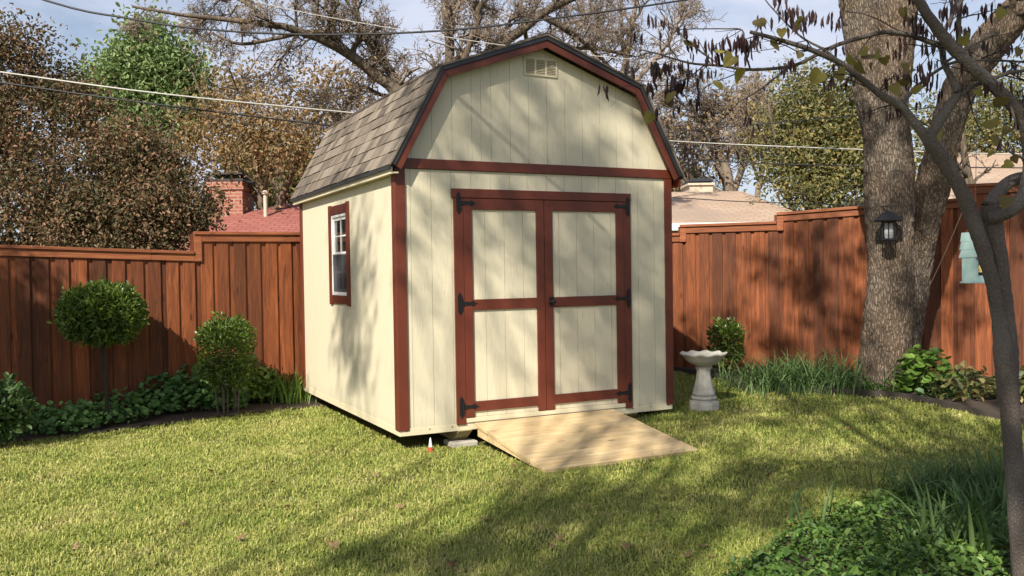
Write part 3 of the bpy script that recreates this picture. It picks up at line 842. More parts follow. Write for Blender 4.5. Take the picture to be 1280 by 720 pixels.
mb = MB(); pts = [lx+[.0, .0, .135]]+[lx+np.array([.025*math.sin(t), 0, .16-.025*math.cos(t)]) for t in np.linspace(0, 2*PI, 13)]
mb.tube(pts, .004, 6); mb.tube([lx+[0, 0, .185], lx+[0, .1, .20], lx+[0, .3, .20]], .006, 6); mb.build('hook', M['black'], lan)

# ------------------------------------------------------------------ bird feeder
fx = P(1219, 322, 9.3)
fd = thing('bird_feeder', 'pale teal slatted bird feeder hanging behind the forked grey stems', 'bird feeder', tuple(fx), .35, world=False)
mb = MB()
mb.box(-.11, .11, -.10, .10, -.27, -.25); mb.build('tray', M['teal'], fd, bevel=.004)
mb = MB(); mb.box(-.095, -.083, -.085, .085, -.249, .06); mb.box(.083, .095, -.085, .085, -.249, .06); mb.box(-.0825, .0825, .073, .085, -.249, .06); mb.box(-.0825, .0825, -.085, -.073, -.249, -.19); mb.box(-.0825, -.05, -.085, -.073, -.189, -.0); mb.box(.05, .0825, -.085, -.073, -.189, 0)
mb.build('body', M['teal'], fd, bevel=.002)
mb = MB()
for i in range(3):
    z = .0+i*.085; o_ = .012*(2-i)
    mb.hexa([(-.10, -.100-o_, z), (.10, -.100-o_, z), (.10, .10+o_, z), (-.10, .10+o_, z)], [(-.098, -.086, z+.095), (.098, -.086, z+.095), (.098, .086, z+.095), (-.098, .086, z+.095)])
mb.build('slatted_roof', M['teal'], fd, bevel=.002)
mb = MB(); mb.lathe([(.001, -.16), (.028, -.155), (.032, -.12), (.026, -.09), (.012, -.08), (.001, -.08)], 14, (.01, -.06, 0)); mb.build('suet_ball', mat_simple('yellow_suet', (.60, .45, .16), .7), fd)
top = P(1222, 60, 9.8)
mb = MB(); c_, s_ = math.cos(.35), math.sin(.35); dlt = np.array(top)-fx; dlt = np.array([dlt[0]*c_+dlt[1]*s_, -dlt[0]*s_+dlt[1]*c_, dlt[2]])
mb.tube([(0, 0, .25), tuple(dlt)], .003, 5); mb.build('hanging_wire', M['wire'], fd)
# rope between fence and tree
ra, rb_ = P(1204, 262, 11.2), P(1141, 398, 10.6)
mb = MB(); pts = [ra+(rb_-ra)*t-np.array([0, 0, .05*math.sin(PI*t)]) for t in np.linspace(0, 1, 9)]; mb.tube(pts, .0055, 6)
o = mb.build('rope', mat_simple('tan_rope', (.42, .27, .15), .8), origin=tuple(ra)); tag(o, 'thin tan rope slanting from fence top to the big tree', 'rope')

# ------------------------------------------------------------------ vegetation materials
M['leaf_brown'] = mat_leaf('bronze_autumn_leaves', [(0, (.038, .050, .020)), (.3, (.085, .080, .034)), (.55, (.17, .115, .055)), (.8, (.30, .17, .10)), (1, (.42, .27, .18))], .3, nscale=.9)
M['leaf_green'] = mat_leaf('mid_green_leaves', [(0, (.10, .16, .05)), (.5, (.20, .28, .10)), (1, (.32, .40, .17))], .35)
M['leaf_autumn'] = mat_leaf('orange_autumn_leaves', [(0, (.15, .125, .05)), (.4, (.27, .20, .095)), (.75, (.38, .245, .12)), (1, (.43, .32, .18))], .35)
M['leaf_yg'] = mat_leaf('yellow_green_leaves', [(0, (.06, .08, .03)), (.35, (.13, .145, .05)), (.65, (.25, .22, .08)), (.88, (.38, .29, .11)), (1, (.46, .32, .14))], .35)
M['leaf_box'] = mat_leaf('clipped_evergreen_leaves', [(0, (.035, .07, .012)), (.45, (.09, .15, .025)), (.78, (.20, .27, .045)), (1, (.36, .40, .08))], .25, .35, spec=.5)
M['leaf_low'] = mat_leaf('low_plant_leaves', [(0, (.05, .12, .035)), (.5, (.11, .23, .06)), (1, (.22, .36, .11))], .3, .5)
M['leaf_bright'] = mat_leaf('bright_leaves', [(0, (.09, .18, .03)), (.6, (.17, .29, .05)), (1, (.28, .36, .08))], .35)
M['leaf_strap'] = mat_leaf('strap_leaves', [(0, (.04, .085, .022)), (.5, (.085, .155, .045)), (.85, (.17, .24, .09)), (1, (.36, .30, .15))], .25)
M['leaf_heart'] = mat_leaf('heart_shaped_autumn_leaves', [(0, (.10, .055, .03)), (.35, (.20, .16, .045)), (.7, (.32, .28, .055)), (1, (.38, .26, .08))], .45)
M['leaf_dead'] = mat_leaf('fallen_leaves', [(0, (.08, .048, .022)), (.5, (.17, .105, .045)), (1, (.31, .22, .11))], .1)
M['pod'] = mat_leaf('dark_seed_pods', [(0, (.035, .018, .016)), (1, (.085, .040, .036))], .15)
M['bark'] = mat_bark('furrowed_bark', (.30, .225, .165), (.15, .108, .078), (.23, .195, .16), sc=(20, 20, 4.5), bump=.9)
M['bark_far'] = mat_bark('distant_bark', (.20, .155, .115), (.10, .075, .055), sc=(5, 5, 1.5), bump=.4)
M['bark_grey'] = mat_bark('grey_flecked_bark', (.185, .150, .130), (.105, .085, .073), (.235, .205, .18), sc=(42, 42, 20), bump=.5, crk=.3)
M['bark_dark'] = mat_simple('dark_branch_bark', (.045, .035, .03), .8, bump=0, spec=.2)
M['twig_far'] = mat_simple('pale_twigs', (.22, .175, .14), .9, bump=0, spec=.15)

# ------------------------------------------------------------------ background trees
def tree(name, label, base, crown, leafmat, trunks, clumps, per, spread, lsize, seed, group=None, barkm=None, twigs=True, shell=.45, lev=3, up=.12, kids=5):
    "crown: blobs (px,py,rx_px,ry_px,Y); trunks: guided pixel paths"
    rg = np.random.default_rng(seed)
    root = thing(name, label, 'tree', tuple(base), group=group)
    gr = Grow(seed, wob=.14, up=up)
    for pp in trunks:
        pts, rad = pxpath(pp, 12)
        gr.guided(pts, rad, lev, kids, np.linalg.norm(pts[-1]-pts[0])*.35, start=.35)
    mb = MB(); gr.mesh(mb, (9, 6, 4, 3, 3)); mb.build('trunk', barkm or M['bark_far'], root, smooth=True)
    if crown:
        bl = []
        for (px, py, rx, ry, Y_) in crown:
            c = P(px, py, Y_); bl.append((*c, rx*Y_/F_PX, .75*rx*Y_/F_PX, ry*Y_/F_PX))
        pts = blob_points(bl, clumps, per, spread, shell, rg)
        mb = MB(); leaves(mb, pts, lsize, rg=rg); mb.build('crown', leafmat, root)
    return root

# big bronze-leaved trees beyond the left fence
def gbase(px, Y_, z=0): p = P(px, 340, Y_); return np.array([p[0], p[1], z])
tree('leafy_tree', 'bronze brown leafy tree rising above the left end of the fence', gbase(20, 14),
     [(20, 170, 75, 110, 14), (-50, 150, 90, 130, 14.5), (70, 250, 80, 75, 13.5), (35, 85, 26, 50, 14.2), (-10, 70, 26, 60, 14), (75, 110, 30, 50, 14.4), (-70, 290, 80, 70, 13), (40, 330, 90, 45, 13.6), (58, 60, 14, 34, 14.2), (15, 50, 16, 30, 14.2)],
     M['leaf_brown'], [[(x0_, 470, 14.2, 8), (x0_+dx_*.5, 300, 14.2, 6), (x0_+dx_, 120, 14.2, 3)] for x0_, dx_ in ((15, -10), (40, 30), (-5, -50), (28, 10), (60, 10))],
     560, 76, .16, .064, 21, shell=.55)
tree('leafy_tree', 'rounded bronze brown tree beyond fence beside the brick chimney', gbase(150, 13.6),
     [(150, 215, 65, 70, 13.6), (195, 265, 72, 50, 13.3), (105, 150, 34, 52, 13.9), (165, 195, 40, 32, 13.9), (238, 262, 38, 26, 13.2), (120, 275, 75, 50, 13.3), (215, 215, 32, 24, 13.5), (165, 320, 90, 35, 13.4)],
     M['leaf_brown'], [[(x0_, 470, 13.7, 8), (x0_+dx_*.5, 300, 13.7, 6), (x0_+dx_, 160, 13.8, 3)] for x0_, dx_ in ((120, -10), (140, 30), (100, -5), (155, 60))],
     470, 76, .15, .062, 22, shell=.55)
tree('green_tree', 'fresh green tree rising above the bronze trees at upper left', gbase(185, 24),
     [(185, 80, 50, 34, 24), (150, 110, 34, 36, 24), (205, 125, 45, 45, 24), (185, 45, 28, 20, 24), (160, 160, 40, 35, 24), (240, 130, 25, 40, 24), (228, 90, 28, 30, 24.3), (125, 105, 25, 28, 24.3), (215, 165, 35, 30, 24)],
     M['leaf_green'], [[(190, 420, 24, 14), (190, 200, 24, 9), (185, 60, 24, 3)]], 560, 40, .26, .13, 23, shell=.4)
tree('autumn_tree', 'orange brown autumn tree left of the bare oak limbs', gbase(310, 23),
     [(275, 150, 50, 30, 23), (335, 150, 50, 34, 22.5), (400, 165, 45, 40, 22), (345, 185, 60, 25, 22.5), (270, 195, 50, 22, 23), (410, 110, 40, 24, 22), (300, 110, 45, 24, 24), (440, 150, 26, 30, 22)],
     M['leaf_autumn'], [[(330, 400, 23, 16), (325, 230, 23, 11), (300, 80, 23, 3)], [(330, 300, 23, 10), (380, 180, 22.6, 7), (420, 80, 22.5, 3)], [(328, 260, 23, 8), (270, 160, 23, 5), (240, 90, 23, 2)]],
     900, 13, .38, .10, 24, lev=4)
tree('mixed_green_tree', 'dark trunked green and gold tree behind the vent pipe', gbase(350, 30),
     [(325, 205, 26, 28, 30), (365, 215, 28, 36, 30), (395, 230, 24, 40, 30), (330, 235, 22, 18, 30.6), (300, 195, 20, 15, 31), (350, 245, 30, 14, 30)],
     M['leaf_yg'], [[(358, 420, 29.3, 16), (352, 250, 29.3, 12), (345, 190, 29.3, 6)], [(352, 260, 29.3, 9), (335, 215, 29.3, 6), (310, 190, 29.3, 3)]], 520, 30, .3, .13, 25)
# bare oak behind the shed
oak = thing('bare_oak', 'large bare oak spreading heavy limbs behind the shed roof', 'tree', tuple(gbase(535, 17)))
gr = Grow(31, wob=.24, up=.02)
limbs = [
 [(540, 520, 17, 60), (540, 300, 17, 48), (535, 200, 17, 40), (515, 140, 17, 30), (494, 112, 17, 17), (475, 98, 17, 14), (447, 75, 16.8, 13), (428, 63, 16.6, 12), (400, 48, 16.3, 11), (340, 30, 16, 8), (250, 22, 15.6, 5), (165, 8, 15.2, 3)],
 [(525, 165, 17, 18), (501, 110, 17.2, 12), (477, 75, 17.4, 11), (459, 45, 17.5, 9), (449, 28, 17.6, 8), (442, 0, 17.8, 6), (430, -60, 18, 3)],
 [(545, 190, 17, 22), (560, 120, 17.4, 15), (562, 75, 17.6, 12), (562, 50, 17.7, 12), (558, 23, 17.8, 10), (556, 0, 18, 9), (560, -90, 18, 5)],
 [(555, 150, 17, 16), (582, 70, 16.8, 8), (590, 45, 16.8, 8), (597, 30, 16.7, 8), (599, 9, 16.6, 7), (620, -20, 16.5, 5), (650, -90, 16, 3)],
 [(548, 200, 17, 20), (590, 95, 17.2, 15), (623, 58, 17.6, 13), (653, 37, 17.9, 12), (672, 21, 18, 11), (700, 5, 18.2, 9), (760, -20, 18.5, 6), (820, -40, 19, 3)],
 [(425, 62, 16.6, 9), (417, 45, 16.6, 8), (417, 0, 16.6, 6), (405, -60, 16.6, 3)],
 [(449, 75, 16.8, 8), (400, 40, 16.9, 6), (345, 48, 17, 5), (300, 55, 17, 4), (262, 40, 17, 2)],
 [(590, 95, 17.4, 9), (660, 75, 18, 6), (730, 60, 18.6, 5), (790, 70, 19, 3)],
 [(680, 22, 18, 7), (720, 45, 18.4, 5), (770, 90, 19, 3), (800, 110, 19.4, 2)],
 [(340, 30, 16, 6), (300, 0, 16, 4), (240, -15, 16, 3)],
 [(520, 130, 17.2, 8), (475, 118, 17.4, 5), (450, 108, 17.6, 4), (430, 140, 17.8, 2)]]
for i, pp in enumerate(limbs):
    pts, rad = pxpath(pp, 16)
    st = .35 if i in (0,) else .15
    gr.guided(pts, rad, 4, 9 if i in (0, 4) else 8, 1.1, ratio=.62, start=st, ang=.95, npt=7)
thick = Grow(0); fine = Grow(0)
for (n_, lv), ls in gr.L.items(): (thick if lv < 2 else fine).L[(n_, lv)] = ls
mb = MB(); thick.mesh(mb, (12, 6)); mb.build('trunk', M['bark_far'], oak, smooth=True)
mb = MB(); fine.mesh(mb, (12, 6, 4, 3, 3), minr=.0045); kind(mb.build('twigs', M['twig_far'], oak, smooth=True), 'stuff')
rg = np.random.default_rng(77); tp = np.array([t for t, l in gr.tips if l >= 3]); sel = tp[rg.uniform(size=len(tp)) < .03]
mb = MB(); leaves(mb, np.repeat(sel, 2, 0)+rg.normal(size=(len(sel)*2, 3))*.08, .075, rg=rg); mb.build('withered_leaves', M['leaf_autumn'], oak)

# right-hand background
def bare(name, label, trunks, seed, Y_, lev=4, kids=7, leaf=None, leafn=.0, barkm=None, cat='tree', L=1.6):
    root = thing(name, label, cat, tuple(gbase(trunks[0][0][0], Y_)))
    gr = Grow(seed, wob=.2, up=.05)
    for pp in trunks:
        pts, rad = pxpath(pp, 12); gr.guided(pts, rad, lev, kids, L, ratio=.62, start=.3, ang=.85, npt=6)
    mb = MB(); gr.mesh(mb, (9, 5, 4, 3, 3), minr=.009); mb.build('trunk', barkm or M['bark_far'], root, smooth=True)
    if leaf:
        rg = np.random.default_rng(seed); tp = np.array([t for t, l in gr.tips if l >= 2]); sel = tp[rg.uniform(size=len(tp)) < leafn]
        mb = MB(); leaves(mb, np.repeat(sel, 3, 0)+rg.normal(size=(len(sel)*3, 3))*.2, .12, rg=rg); mb.build('withered_leaves', leaf, root)
    return root
bare('bare_tree', 'pale leafless twiggy tree above the tan roof right of the shed',
     [[(913, 420, 29, 16), (913, 245, 29, 13), (900, 190, 29, 9), (885, 140, 29, 4)], [(913, 250, 29, 9), (935, 190, 29, 7), (950, 130, 29, 3)], [(913, 245, 29, 9), (880, 235, 28.5, 6), (850, 205, 28, 4), (835, 175, 28, 2)],
      [(908, 225, 29, 8), (880, 170, 29.5, 5), (860, 130, 29.6, 3)], [(945, 300, 27, 9), (947, 240, 27, 7), (955, 200, 27, 5), (945, 150, 27, 3)]], 41, 29, kids=8, leaf=M['leaf_autumn'], leafn=.12, barkm=M['twig_far'], L=2.1)
tree('yellowing_tree', 'yellow green tree filling the gap left of the big trunk', gbase(1020, 22),
     [(1035, 190, 52, 48, 22), (995, 150, 36, 40, 22.3), (1050, 130, 45, 40, 22), (990, 215, 38, 35, 22), (1075, 215, 45, 40, 21.5), (1020, 245, 45, 20, 21.5), (965, 175, 20, 30, 22.5), (1080, 165, 35, 40, 22), (1000, 110, 30, 18, 23)],
     M['leaf_yg'], [[(1010, 430, 22, 12), (1015, 240, 22, 9), (1030, 120, 22, 3)], [(1000, 300, 22, 8), (975, 200, 22, 5), (960, 130, 22, 3)]], 620, 34, .30, .10, 43, shell=.5)
tree('yellowing_tree', 'golden yellow tree between the twin trunks and the fence corner', gbase(1190, 23),
     [(1170, 215, 32, 42, 23), (1205, 170, 45, 40, 23), (1250, 150, 42, 42, 23), (1230, 200, 40, 20, 23.3), (1300, 160, 50, 60, 23), (1150, 160, 25, 40, 23.5), (1240, 110, 40, 22, 24)],
     M['leaf_yg'], [[(1205, 430, 23, 14), (1205, 240, 23, 11), (1215, 120, 23, 3)]], 420, 24, .32, .10, 44, shell=.5)
tree('green_tree', 'low green tree seen just right of the shed eave', gbase(840, 31), [(850, 225, 24, 12, 31), (835, 215, 14, 12, 31)], M['leaf_yg'], [[(845, 400, 31, 8), (845, 235, 31, 5), (846, 220, 31, 3)]], 120, 18, .25, .16, 45)
bare('bare_tree', 'tall bare tree with fine twigs standing at the far top centre', [[(770, 330, 26, 16), (775, 150, 26, 12), (785, 60, 26, 8), (800, -20, 26, 4)], [(775, 140, 26, 9), (740, 60, 26, 6), (725, -10, 26, 3)], [(778, 120, 26, 8), (830, 60, 26, 5), (855, 10, 26, 3)]], 46, 26, kids=7, barkm=M['twig_far'], L=2.0)
bare('bare_tree', 'thin bare tree behind the fence between the forked stems', [[(1210, 400, 16, 14), (1212, 250, 16, 12), (1205, 190, 16, 8), (1200, 120, 16, 3)]], 48, 16, lev=3, kids=5, L=1.0)

# ------------------------------------------------------------------ big two-stemmed tree inside the right fence
BT = G(1107, 486)
bt = thing('shade_tree', 'large rough barked tree with two leaning trunks before the right fence', 'tree', tuple(BT))
def bark_limb(mb, pts, rad, n, k_, amp, seed, flare=None, fq=1.0):
    pts, rad = smoothpath(pts, rad, n)
    T = np.gradient(pts, axis=0); T /= np.linalg.norm(T, axis=1, keepdims=True)
    U = np.zeros_like(T); u0 = np.cross(T[0], [1., .2, .1]); U[0] = u0/np.linalg.norm(u0)
    for i in range(1, n):
        u0 = U[i-1]-T[i]*(U[i-1]@T[i]); U[i] = u0/np.linalg.norm(u0)
    Wv = np.cross(T, U)
    V = np.zeros((n, k_, 3)); arc = np.r_[0, np.cumsum(np.linalg.norm(np.diff(pts, axis=0), axis=1))]
    for i in range(n):
        for j in range(k_):
            a = 2*PI*j/k_; ca, sa = math.cos(a), math.sin(a)
            q = Vector((ca*rad[i]*19*fq+seed, sa*rad[i]*19*fq, arc[i]*5.0*fq)); w1 = noise.noise(q*.5)
            d = 1-abs(noise.noise(q+Vector((w1*1.5, w1*1.5, 0))))*2.6
            d2 = noise.noise(Vector((ca*1.3+seed, sa*1.3, arc[i]*1.1)))
            r = rad[i]*(1+.10*d2)-amp*max(d, 0)**1.3+amp*.4
            r += amp*.5*noise.noise(q*3.1)
            if flare and arc[i] < .55: r *= 1+(flare*(1-arc[i]/.55)**2)*(1+.5*math.sin(5*a+seed))
            V[i, j] = pts[i]+r*(ca*U[i]+sa*Wv[i])
    idx = np.arange(n*k_).reshape(n, k_)
    A = idx[:-1]; B = np.roll(A, -1, 1); Dd = idx[1:]; C_ = np.roll(Dd, -1, 1)
    mb.add(V.reshape(-1, 3), np.stack([A, Dd, C_, B], -1).reshape(-1, 4))
def px3(pp): return [P(a, b, Y_) for a, b, Y_, w_ in pp], [w_*.5*Y_/F_PX for a, b, Y_, w_ in pp]
mb = MB()
YT = 10.3
p, r = px3([(1107, 500, YT, 66), (1108, 470, YT, 62), (1110, 400, YT, 57), (1113, 330, YT, 54), (1113, 260, YT, 56), (1110, 200, YT, 56), (1109, 140, YT, 50), (1113, 95, YT, 50), (1119, 50, YT, 46), (1121, 0, YT, 45), (1124, -80, YT, 40), (1140, -220, YT, 32)])
bark_limb(mb, p, r, 260, 110, .021, 1.3, flare=.12)
p, r = px3([(1108, 200, YT, 40), (1100, 150, YT, 46), (1088, 100, YT, 43), (1078, 50, YT, 40), (1070, 0, YT, 40), (1055, -80, YT, 34), (1030, -220, YT, 26)])
bark_limb(mb, p, r, 140, 80, .019, 4.1)
mb.build('trunk', M['bark'], bt, smooth=True)
mb = MB()
p, r = px3([(1122, 500, YT+.25, 34), (1132, 440, YT+.2, 32), (1141, 380, YT+.15, 32), (1149, 320, YT+.1, 32), (1158, 270, YT, 36), (1168, 225, YT-.1, 40), (1182, 165, YT-.3, 38), (1200, 112, YT-.45, 40), (1225, 70, YT-.6, 42), (1259, 28, YT-.7, 42), (1300, -10, YT-.8, 38), (1380, -80, YT-1, 30), (1450, -170, YT-1.2, 22)])
bark_limb(mb, p, r, 230, 80, .019, 8.7)
mb.build('second_trunk', M['bark'], bt, smooth=True)
gr = Grow(51, wob=.2, up=.05)
for pp in [[(1124, -60, YT, 32), (1160, -200, YT-.6, 20), (1230, -340, YT-1.6, 9)], [(1060, -80, YT, 28), (960, -200, YT-.8, 18), (830, -330, YT-1.5, 8)], [(1450, -170, YT-1.2, 18), (1400, -330, YT-1.6, 10), (1300, -450, YT-2, 5)], [(1030, -150, YT, 22), (1000, -300, YT+.5, 10), (980, -450, YT+1, 5)], [(1140, -150, YT, 22), (1130, -320, YT+.6, 12), (1150, -480, YT+1, 5)],
           [(1245, 40, YT-.65, 12), (1262, 20, YT-.8, 9), (1268, -30, YT-1, 7), (1260, -120, YT-1.2, 4)]]:
    pts, rad = pxpath(pp, 12); gr.guided(pts, rad, 3, 6, 1.3, ratio=.6, start=.3)
mb = MB(); gr.mesh(mb, (9, 6, 4, 3), minr=.004); mb.build('branches', M['bark_far'], bt, smooth=True)
# ------------------------------------------------------------------ foreground redbud
RB = G(1272, 719) + np.array([.02, -.25, 0]); YR = 4.45
rb = thing('redbud_tree', 'slender grey stemmed tree at right edge with dark pods and yellow leaves', 'tree', (RB[0], RB[1], 0))
gr = Grow(61, wob=.12, up=.0)
stems = [
 [(1285, 800, YR, 30), (1277, 700, YR, 27), (1269, 600, YR, 25), (1263, 520, YR, 24), (1258, 470, YR, 26), (1255, 440, YR, 25), (1250, 405, YR, 19), (1240, 350, YR, 18), (1222, 290, YR, 19), (1201, 237, YR, 19), (1182, 205, YR, 19), (1162, 176, YR, 18), (1157, 168, YR, 17)],
 [(1263, 520, YR, 21), (1262, 470, YR+.005, 23), (1261, 440, YR+.01, 24), (1257, 400, YR+.02, 23), (1250, 340, YR+.03, 23), (1243, 285, YR+.03, 22), (1238, 268, YR+.03, 25), (1237, 255, YR+.02, 20)],
 [(1238, 272, YR+.0, 20), (1247, 270, YR-.02, 20), (1263, 263, YR-.03, 19), (1277, 248, YR-.03, 18), (1286, 222, YR-.04, 17), (1286, 185, YR-.04, 16), (1280, 150, YR-.05, 17), (1262, 127, YR-.05, 17), (1238, 104, YR-.06, 16), (1201, 71, YR-.08, 15), (1172, 37, YR-.1, 14), (1147, 0, YR-.12, 13), (1110, -60, YR-.2, 10), (1060, -130, YR-.3, 6)],
 [(1237, 258, YR+.03, 20), (1250, 238, YR+.06, 18), (1268, 224, YR+.08, 16), (1300, 215, YR+.1, 14), (1350, 170, YR+.1, 10), (1400, 60, YR+.1, 6)],
 [(1160, 174, YR, 14), (1140, 150, YR, 12), (1126, 133, YR-.02, 11), (1105, 121, YR-.03, 10), (1088, 108, YR-.04, 9), (1068, 92, YR-.05, 8.5), (1051, 79, YR-.06, 8), (1013, 62, YR-.1, 7), (975, 50, YR-.14, 6), (938, 40, YR-.18, 5)],
 [(1160, 174, YR, 15), (1175, 150, YR, 14), (1190, 128, YR, 13), (1197, 117, YR, 11), (1188, 95, YR+.02, 9), (1180, 79, YR+.04, 8), (1176, 58, YR+.05, 9), (1160, 52, YR+.05, 7), (1138, 44, YR+.05, 6.5), (1110, 40, YR+.05, 6), (1088, 44, YR+.05, 6), (1047, 56, YR+.02, 5.5), (1018, 70, YR, 5), (988, 83, YR-.03, 4.6), (938, 87, YR-.06, 4.2), (900, 82, YR-.1, 3.6), (863, 79, YR-.12, 3), (825, 68, YR-.15, 2), (800, 62, YR-.17, 1.2)],
 [(1197, 120, YR, 9), (1215, 108, YR, 6), (1238, 100, YR-.01, 5.5), (1258, 92, YR-.02, 5), (1290, 86, YR-.03, 4), (1340, 70, YR, 2)],
 [(1176, 60, YR+.04, 7), (1180, 40, YR+.05, 6), (1192, 15, YR+.06, 5), (1200, -20, YR+.07, 3.5)],
 [(1126, 133, YR, 6), (1140, 115, YR+.04, 5), (1162, 95, YR+.05, 4.5), (1192, 78, YR+.06, 4), (1230, 75, YR+.06, 3.5), (1290, 78, YR+.06, 2.5)],
 [(1201, 71, YR-.07, 8), (1198, 40, YR-.1, 7), (1200, 10, YR-.1, 6.5), (1205, -30, YR-.1, 5)],
 [(1051, 79, YR-.05, 4), (1030, 62, YR-.03, 3.4), (1000, 45, YR, 2.6), (965, 10, YR, 1.8), (950, -10, YR, 1.2)],
 [(988, 83, YR-.03, 3), (965, 100, YR-.08, 2.6), (950, 112, YR-.1, 2), (920, 130, YR-.1, 1.2)],
 [(938, 87, YR-.06, 2.6), (930, 60, YR-.06, 2.4), (928, 38, YR-.06, 2), (905, 36, YR-.08, 1.8), (870, 36, YR-.1, 1.6), (845, 35, YR-.1, 1.2), (825, 15, YR-.1, .8)],
 [(880, 82, YR-.1, 2), (862, 96, YR-.12, 1.8), (845, 104, YR-.13, 1.5), (822, 120, YR-.14, 1.0)],
 [(900, 82, YR-.1, 2), (870, 60, YR-.1, 1.6), (850, 50, YR-.1, 1.2), (830, 70, YR-.1, .8)],
 [(1180, 79, YR, 4), (1210, 60, YR+.05, 3), (1250, 40, YR+.05, 2)],
 [(1286, 200, YR-.04, 6), (1262, 190, YR-.1, 2), (1248, 176, YR-.12, 1.2)],
 [(1262, 128, YR-.05, 4), (1270, 160, YR-.2, 2), (1258, 178, YR-.25, 1.2)]]
paths = []
for i, pp in enumerate(stems):
    pts, rad = pxpath(pp, 4*len(pp)); rad = rad*.92; paths.append((pts, rad))
    if i > 2: gr.guided(pts, rad, 1, 0, 1)
mb = MB()
for i in (0, 1, 2):
    pts, rad = paths[i]; L_ = float(np.sum(np.linalg.norm(np.diff(pts, axis=0), axis=1)))
    bark_limb(mb, pts, rad, int(L_/.010), 30, .0045, 11.3*i+2, fq=1.7)
gr.mesh(mb, (14,)); mb.build('trunk', M['bark_grey'], rb, smooth=True)
tw = Grow(62, wob=.14, up=.03); hang = []
rr = random.Random(9)
for i in (2, 4, 5, 6, 8, 9, 10, 11, 12, 13, 14, 15, 7):
    pts, rad = paths[i]; n_ = len(pts)
    L = sum(np.linalg.norm(np.diff(pts, axis=0), axis=1))
    for _ in range(int(L*9)):
        f = rr.uniform(.25 if i < 6 else .05, 1)*(n_-1); a = min(int(f), n_-2); q = pts[a]+(pts[a+1]-pts[a])*(f-a)
        d = Vector(pts[a+1]-pts[a]).normalized()+Vector((rr.gauss(0, .7), rr.gauss(0, .5), rr.gauss(.1, .7)))
        tw.branch(q, d, rr.uniform(.12, .34), max(.0022, min(rad[a]*.5, .004)), 0, 1, kids=2, ratio=.6, npt=5, tap=.5)
        if rr.random() < .95: hang.append(q)
mb = MB(); tw.mesh(mb, (4, 3)); mb.build('twigs', M['bark_dark'], rb, smooth=True)
tips = [np.array(t) for t, l in tw.tips]
rg = np.random.default_rng(17)
# pods hang in bunches under the twigs
pc = []; 
cent = [c_ for c_ in hang+tips if rr.random() < .32]
extra = [P(a+rr.uniform(-10, 10), b+rr.uniform(-4, 4), YR-.1+rr.uniform(-.06, .06)) for a, b in [(812, 75), (822, 78), (842, 80), (850, 74), (856, 82), (868, 82), (820, 98), (828, 106), (850, 98), (858, 102), (836, 95), (890, 50), (902, 46), (905, 58), (912, 40), (925, 42), (932, 45), (918, 55), (935, 40), (958, 38), (990, 10), (1005, 20), (985, 15), (1035, 25), (1045, 15), (1190, 10), (1205, 5), (1260, 5), (990, 70), (975, 75), (1150, 85), (1165, 88), (1215, 30), (1240, 10), (960, 20), (1000, 5), (1020, 10), (1180, 2), (1225, 2)]]
for c_ in cent+extra*2:
    for _ in range(rr.randint(2, 5)): pc.append(c_+np.array([rr.gauss(0, .018), rr.gauss(0, .018), -rr.uniform(0, .02)]))
mb = MB(); leaves(mb, np.array(pc), .062, aspect=.2, droop=9, fold=.5, rg=rg); mb.build('seed_pods', M['pod'], rb)
lp = [P(a, b, YR-.15+rr.uniform(-.05, .05)) for a, b in [(819, 88), (895, 62), (898, 102), (838, 116), (836, 126), (815, 142), (928, 88), (948, 24), (977, 36), (978, 44), (968, 50), (1060, 70), (1072, 78), (1085, 68), (1090, 78), (1078, 62), (1098, 66), (1130, 80), (1136, 88), (1118, 106), (1145, 108), (1026, 90), (1047, 88), (1068, 4), (1255, 12), (1245, 190), (1268, 195), (1262, 160), (1238, 150), (1252, 122), (1222, 112), (1255, 205), (1130, 10), (1280, 50), (1205, 165), (1245, 170), (1258, 246), (1105, 72), (1165, 150), (1000, 66), (916, 70), (1040, 120), (1206, 45)]]
sel = [t for t in tips if rr.random() < .035]
C_ = np.array(lp+sel)
def round_leaves(mb, C, size, rg, tilt=.8):
    "broad heart-shaped hanging leaves with a stalk"
    out = [(0, 0), (.28, .13), (.52, .02), (.55, -.3), (.3, -.72), (0, -1.02), (-.3, -.72), (-.55, -.3), (-.52, .02), (-.28, .13)]
    for c in C:
        a = rg.uniform(0, 2*PI); t = rg.normal(0, .45); s_ = size*rg.uniform(.6, 1.2); b_ = rg.normal(0, .35)
        u = np.array([math.cos(a)*.8+.25, math.sin(a)*.6, b_]); u /= np.linalg.norm(u); v = np.array([rg.normal(0, tilt), rg.normal(0, tilt), 1.]); v -= u*(u@v); v /= np.linalg.norm(v); w_ = np.cross(u, v)
        V = [c+s_*(u*x_+v*y_+w_*(-.22*abs(x_)+.12*y_*y_)) for x_, y_ in out]+[c+s_*(v*-.4)]
        n_ = len(out); mb.add(V, [[i_, (i_+1) % n_, n_] for i_ in range(n_)])
mb = MB(); round_leaves(mb, C_, .062, rg); mb.build('foliage', M['leaf_heart'], rb)

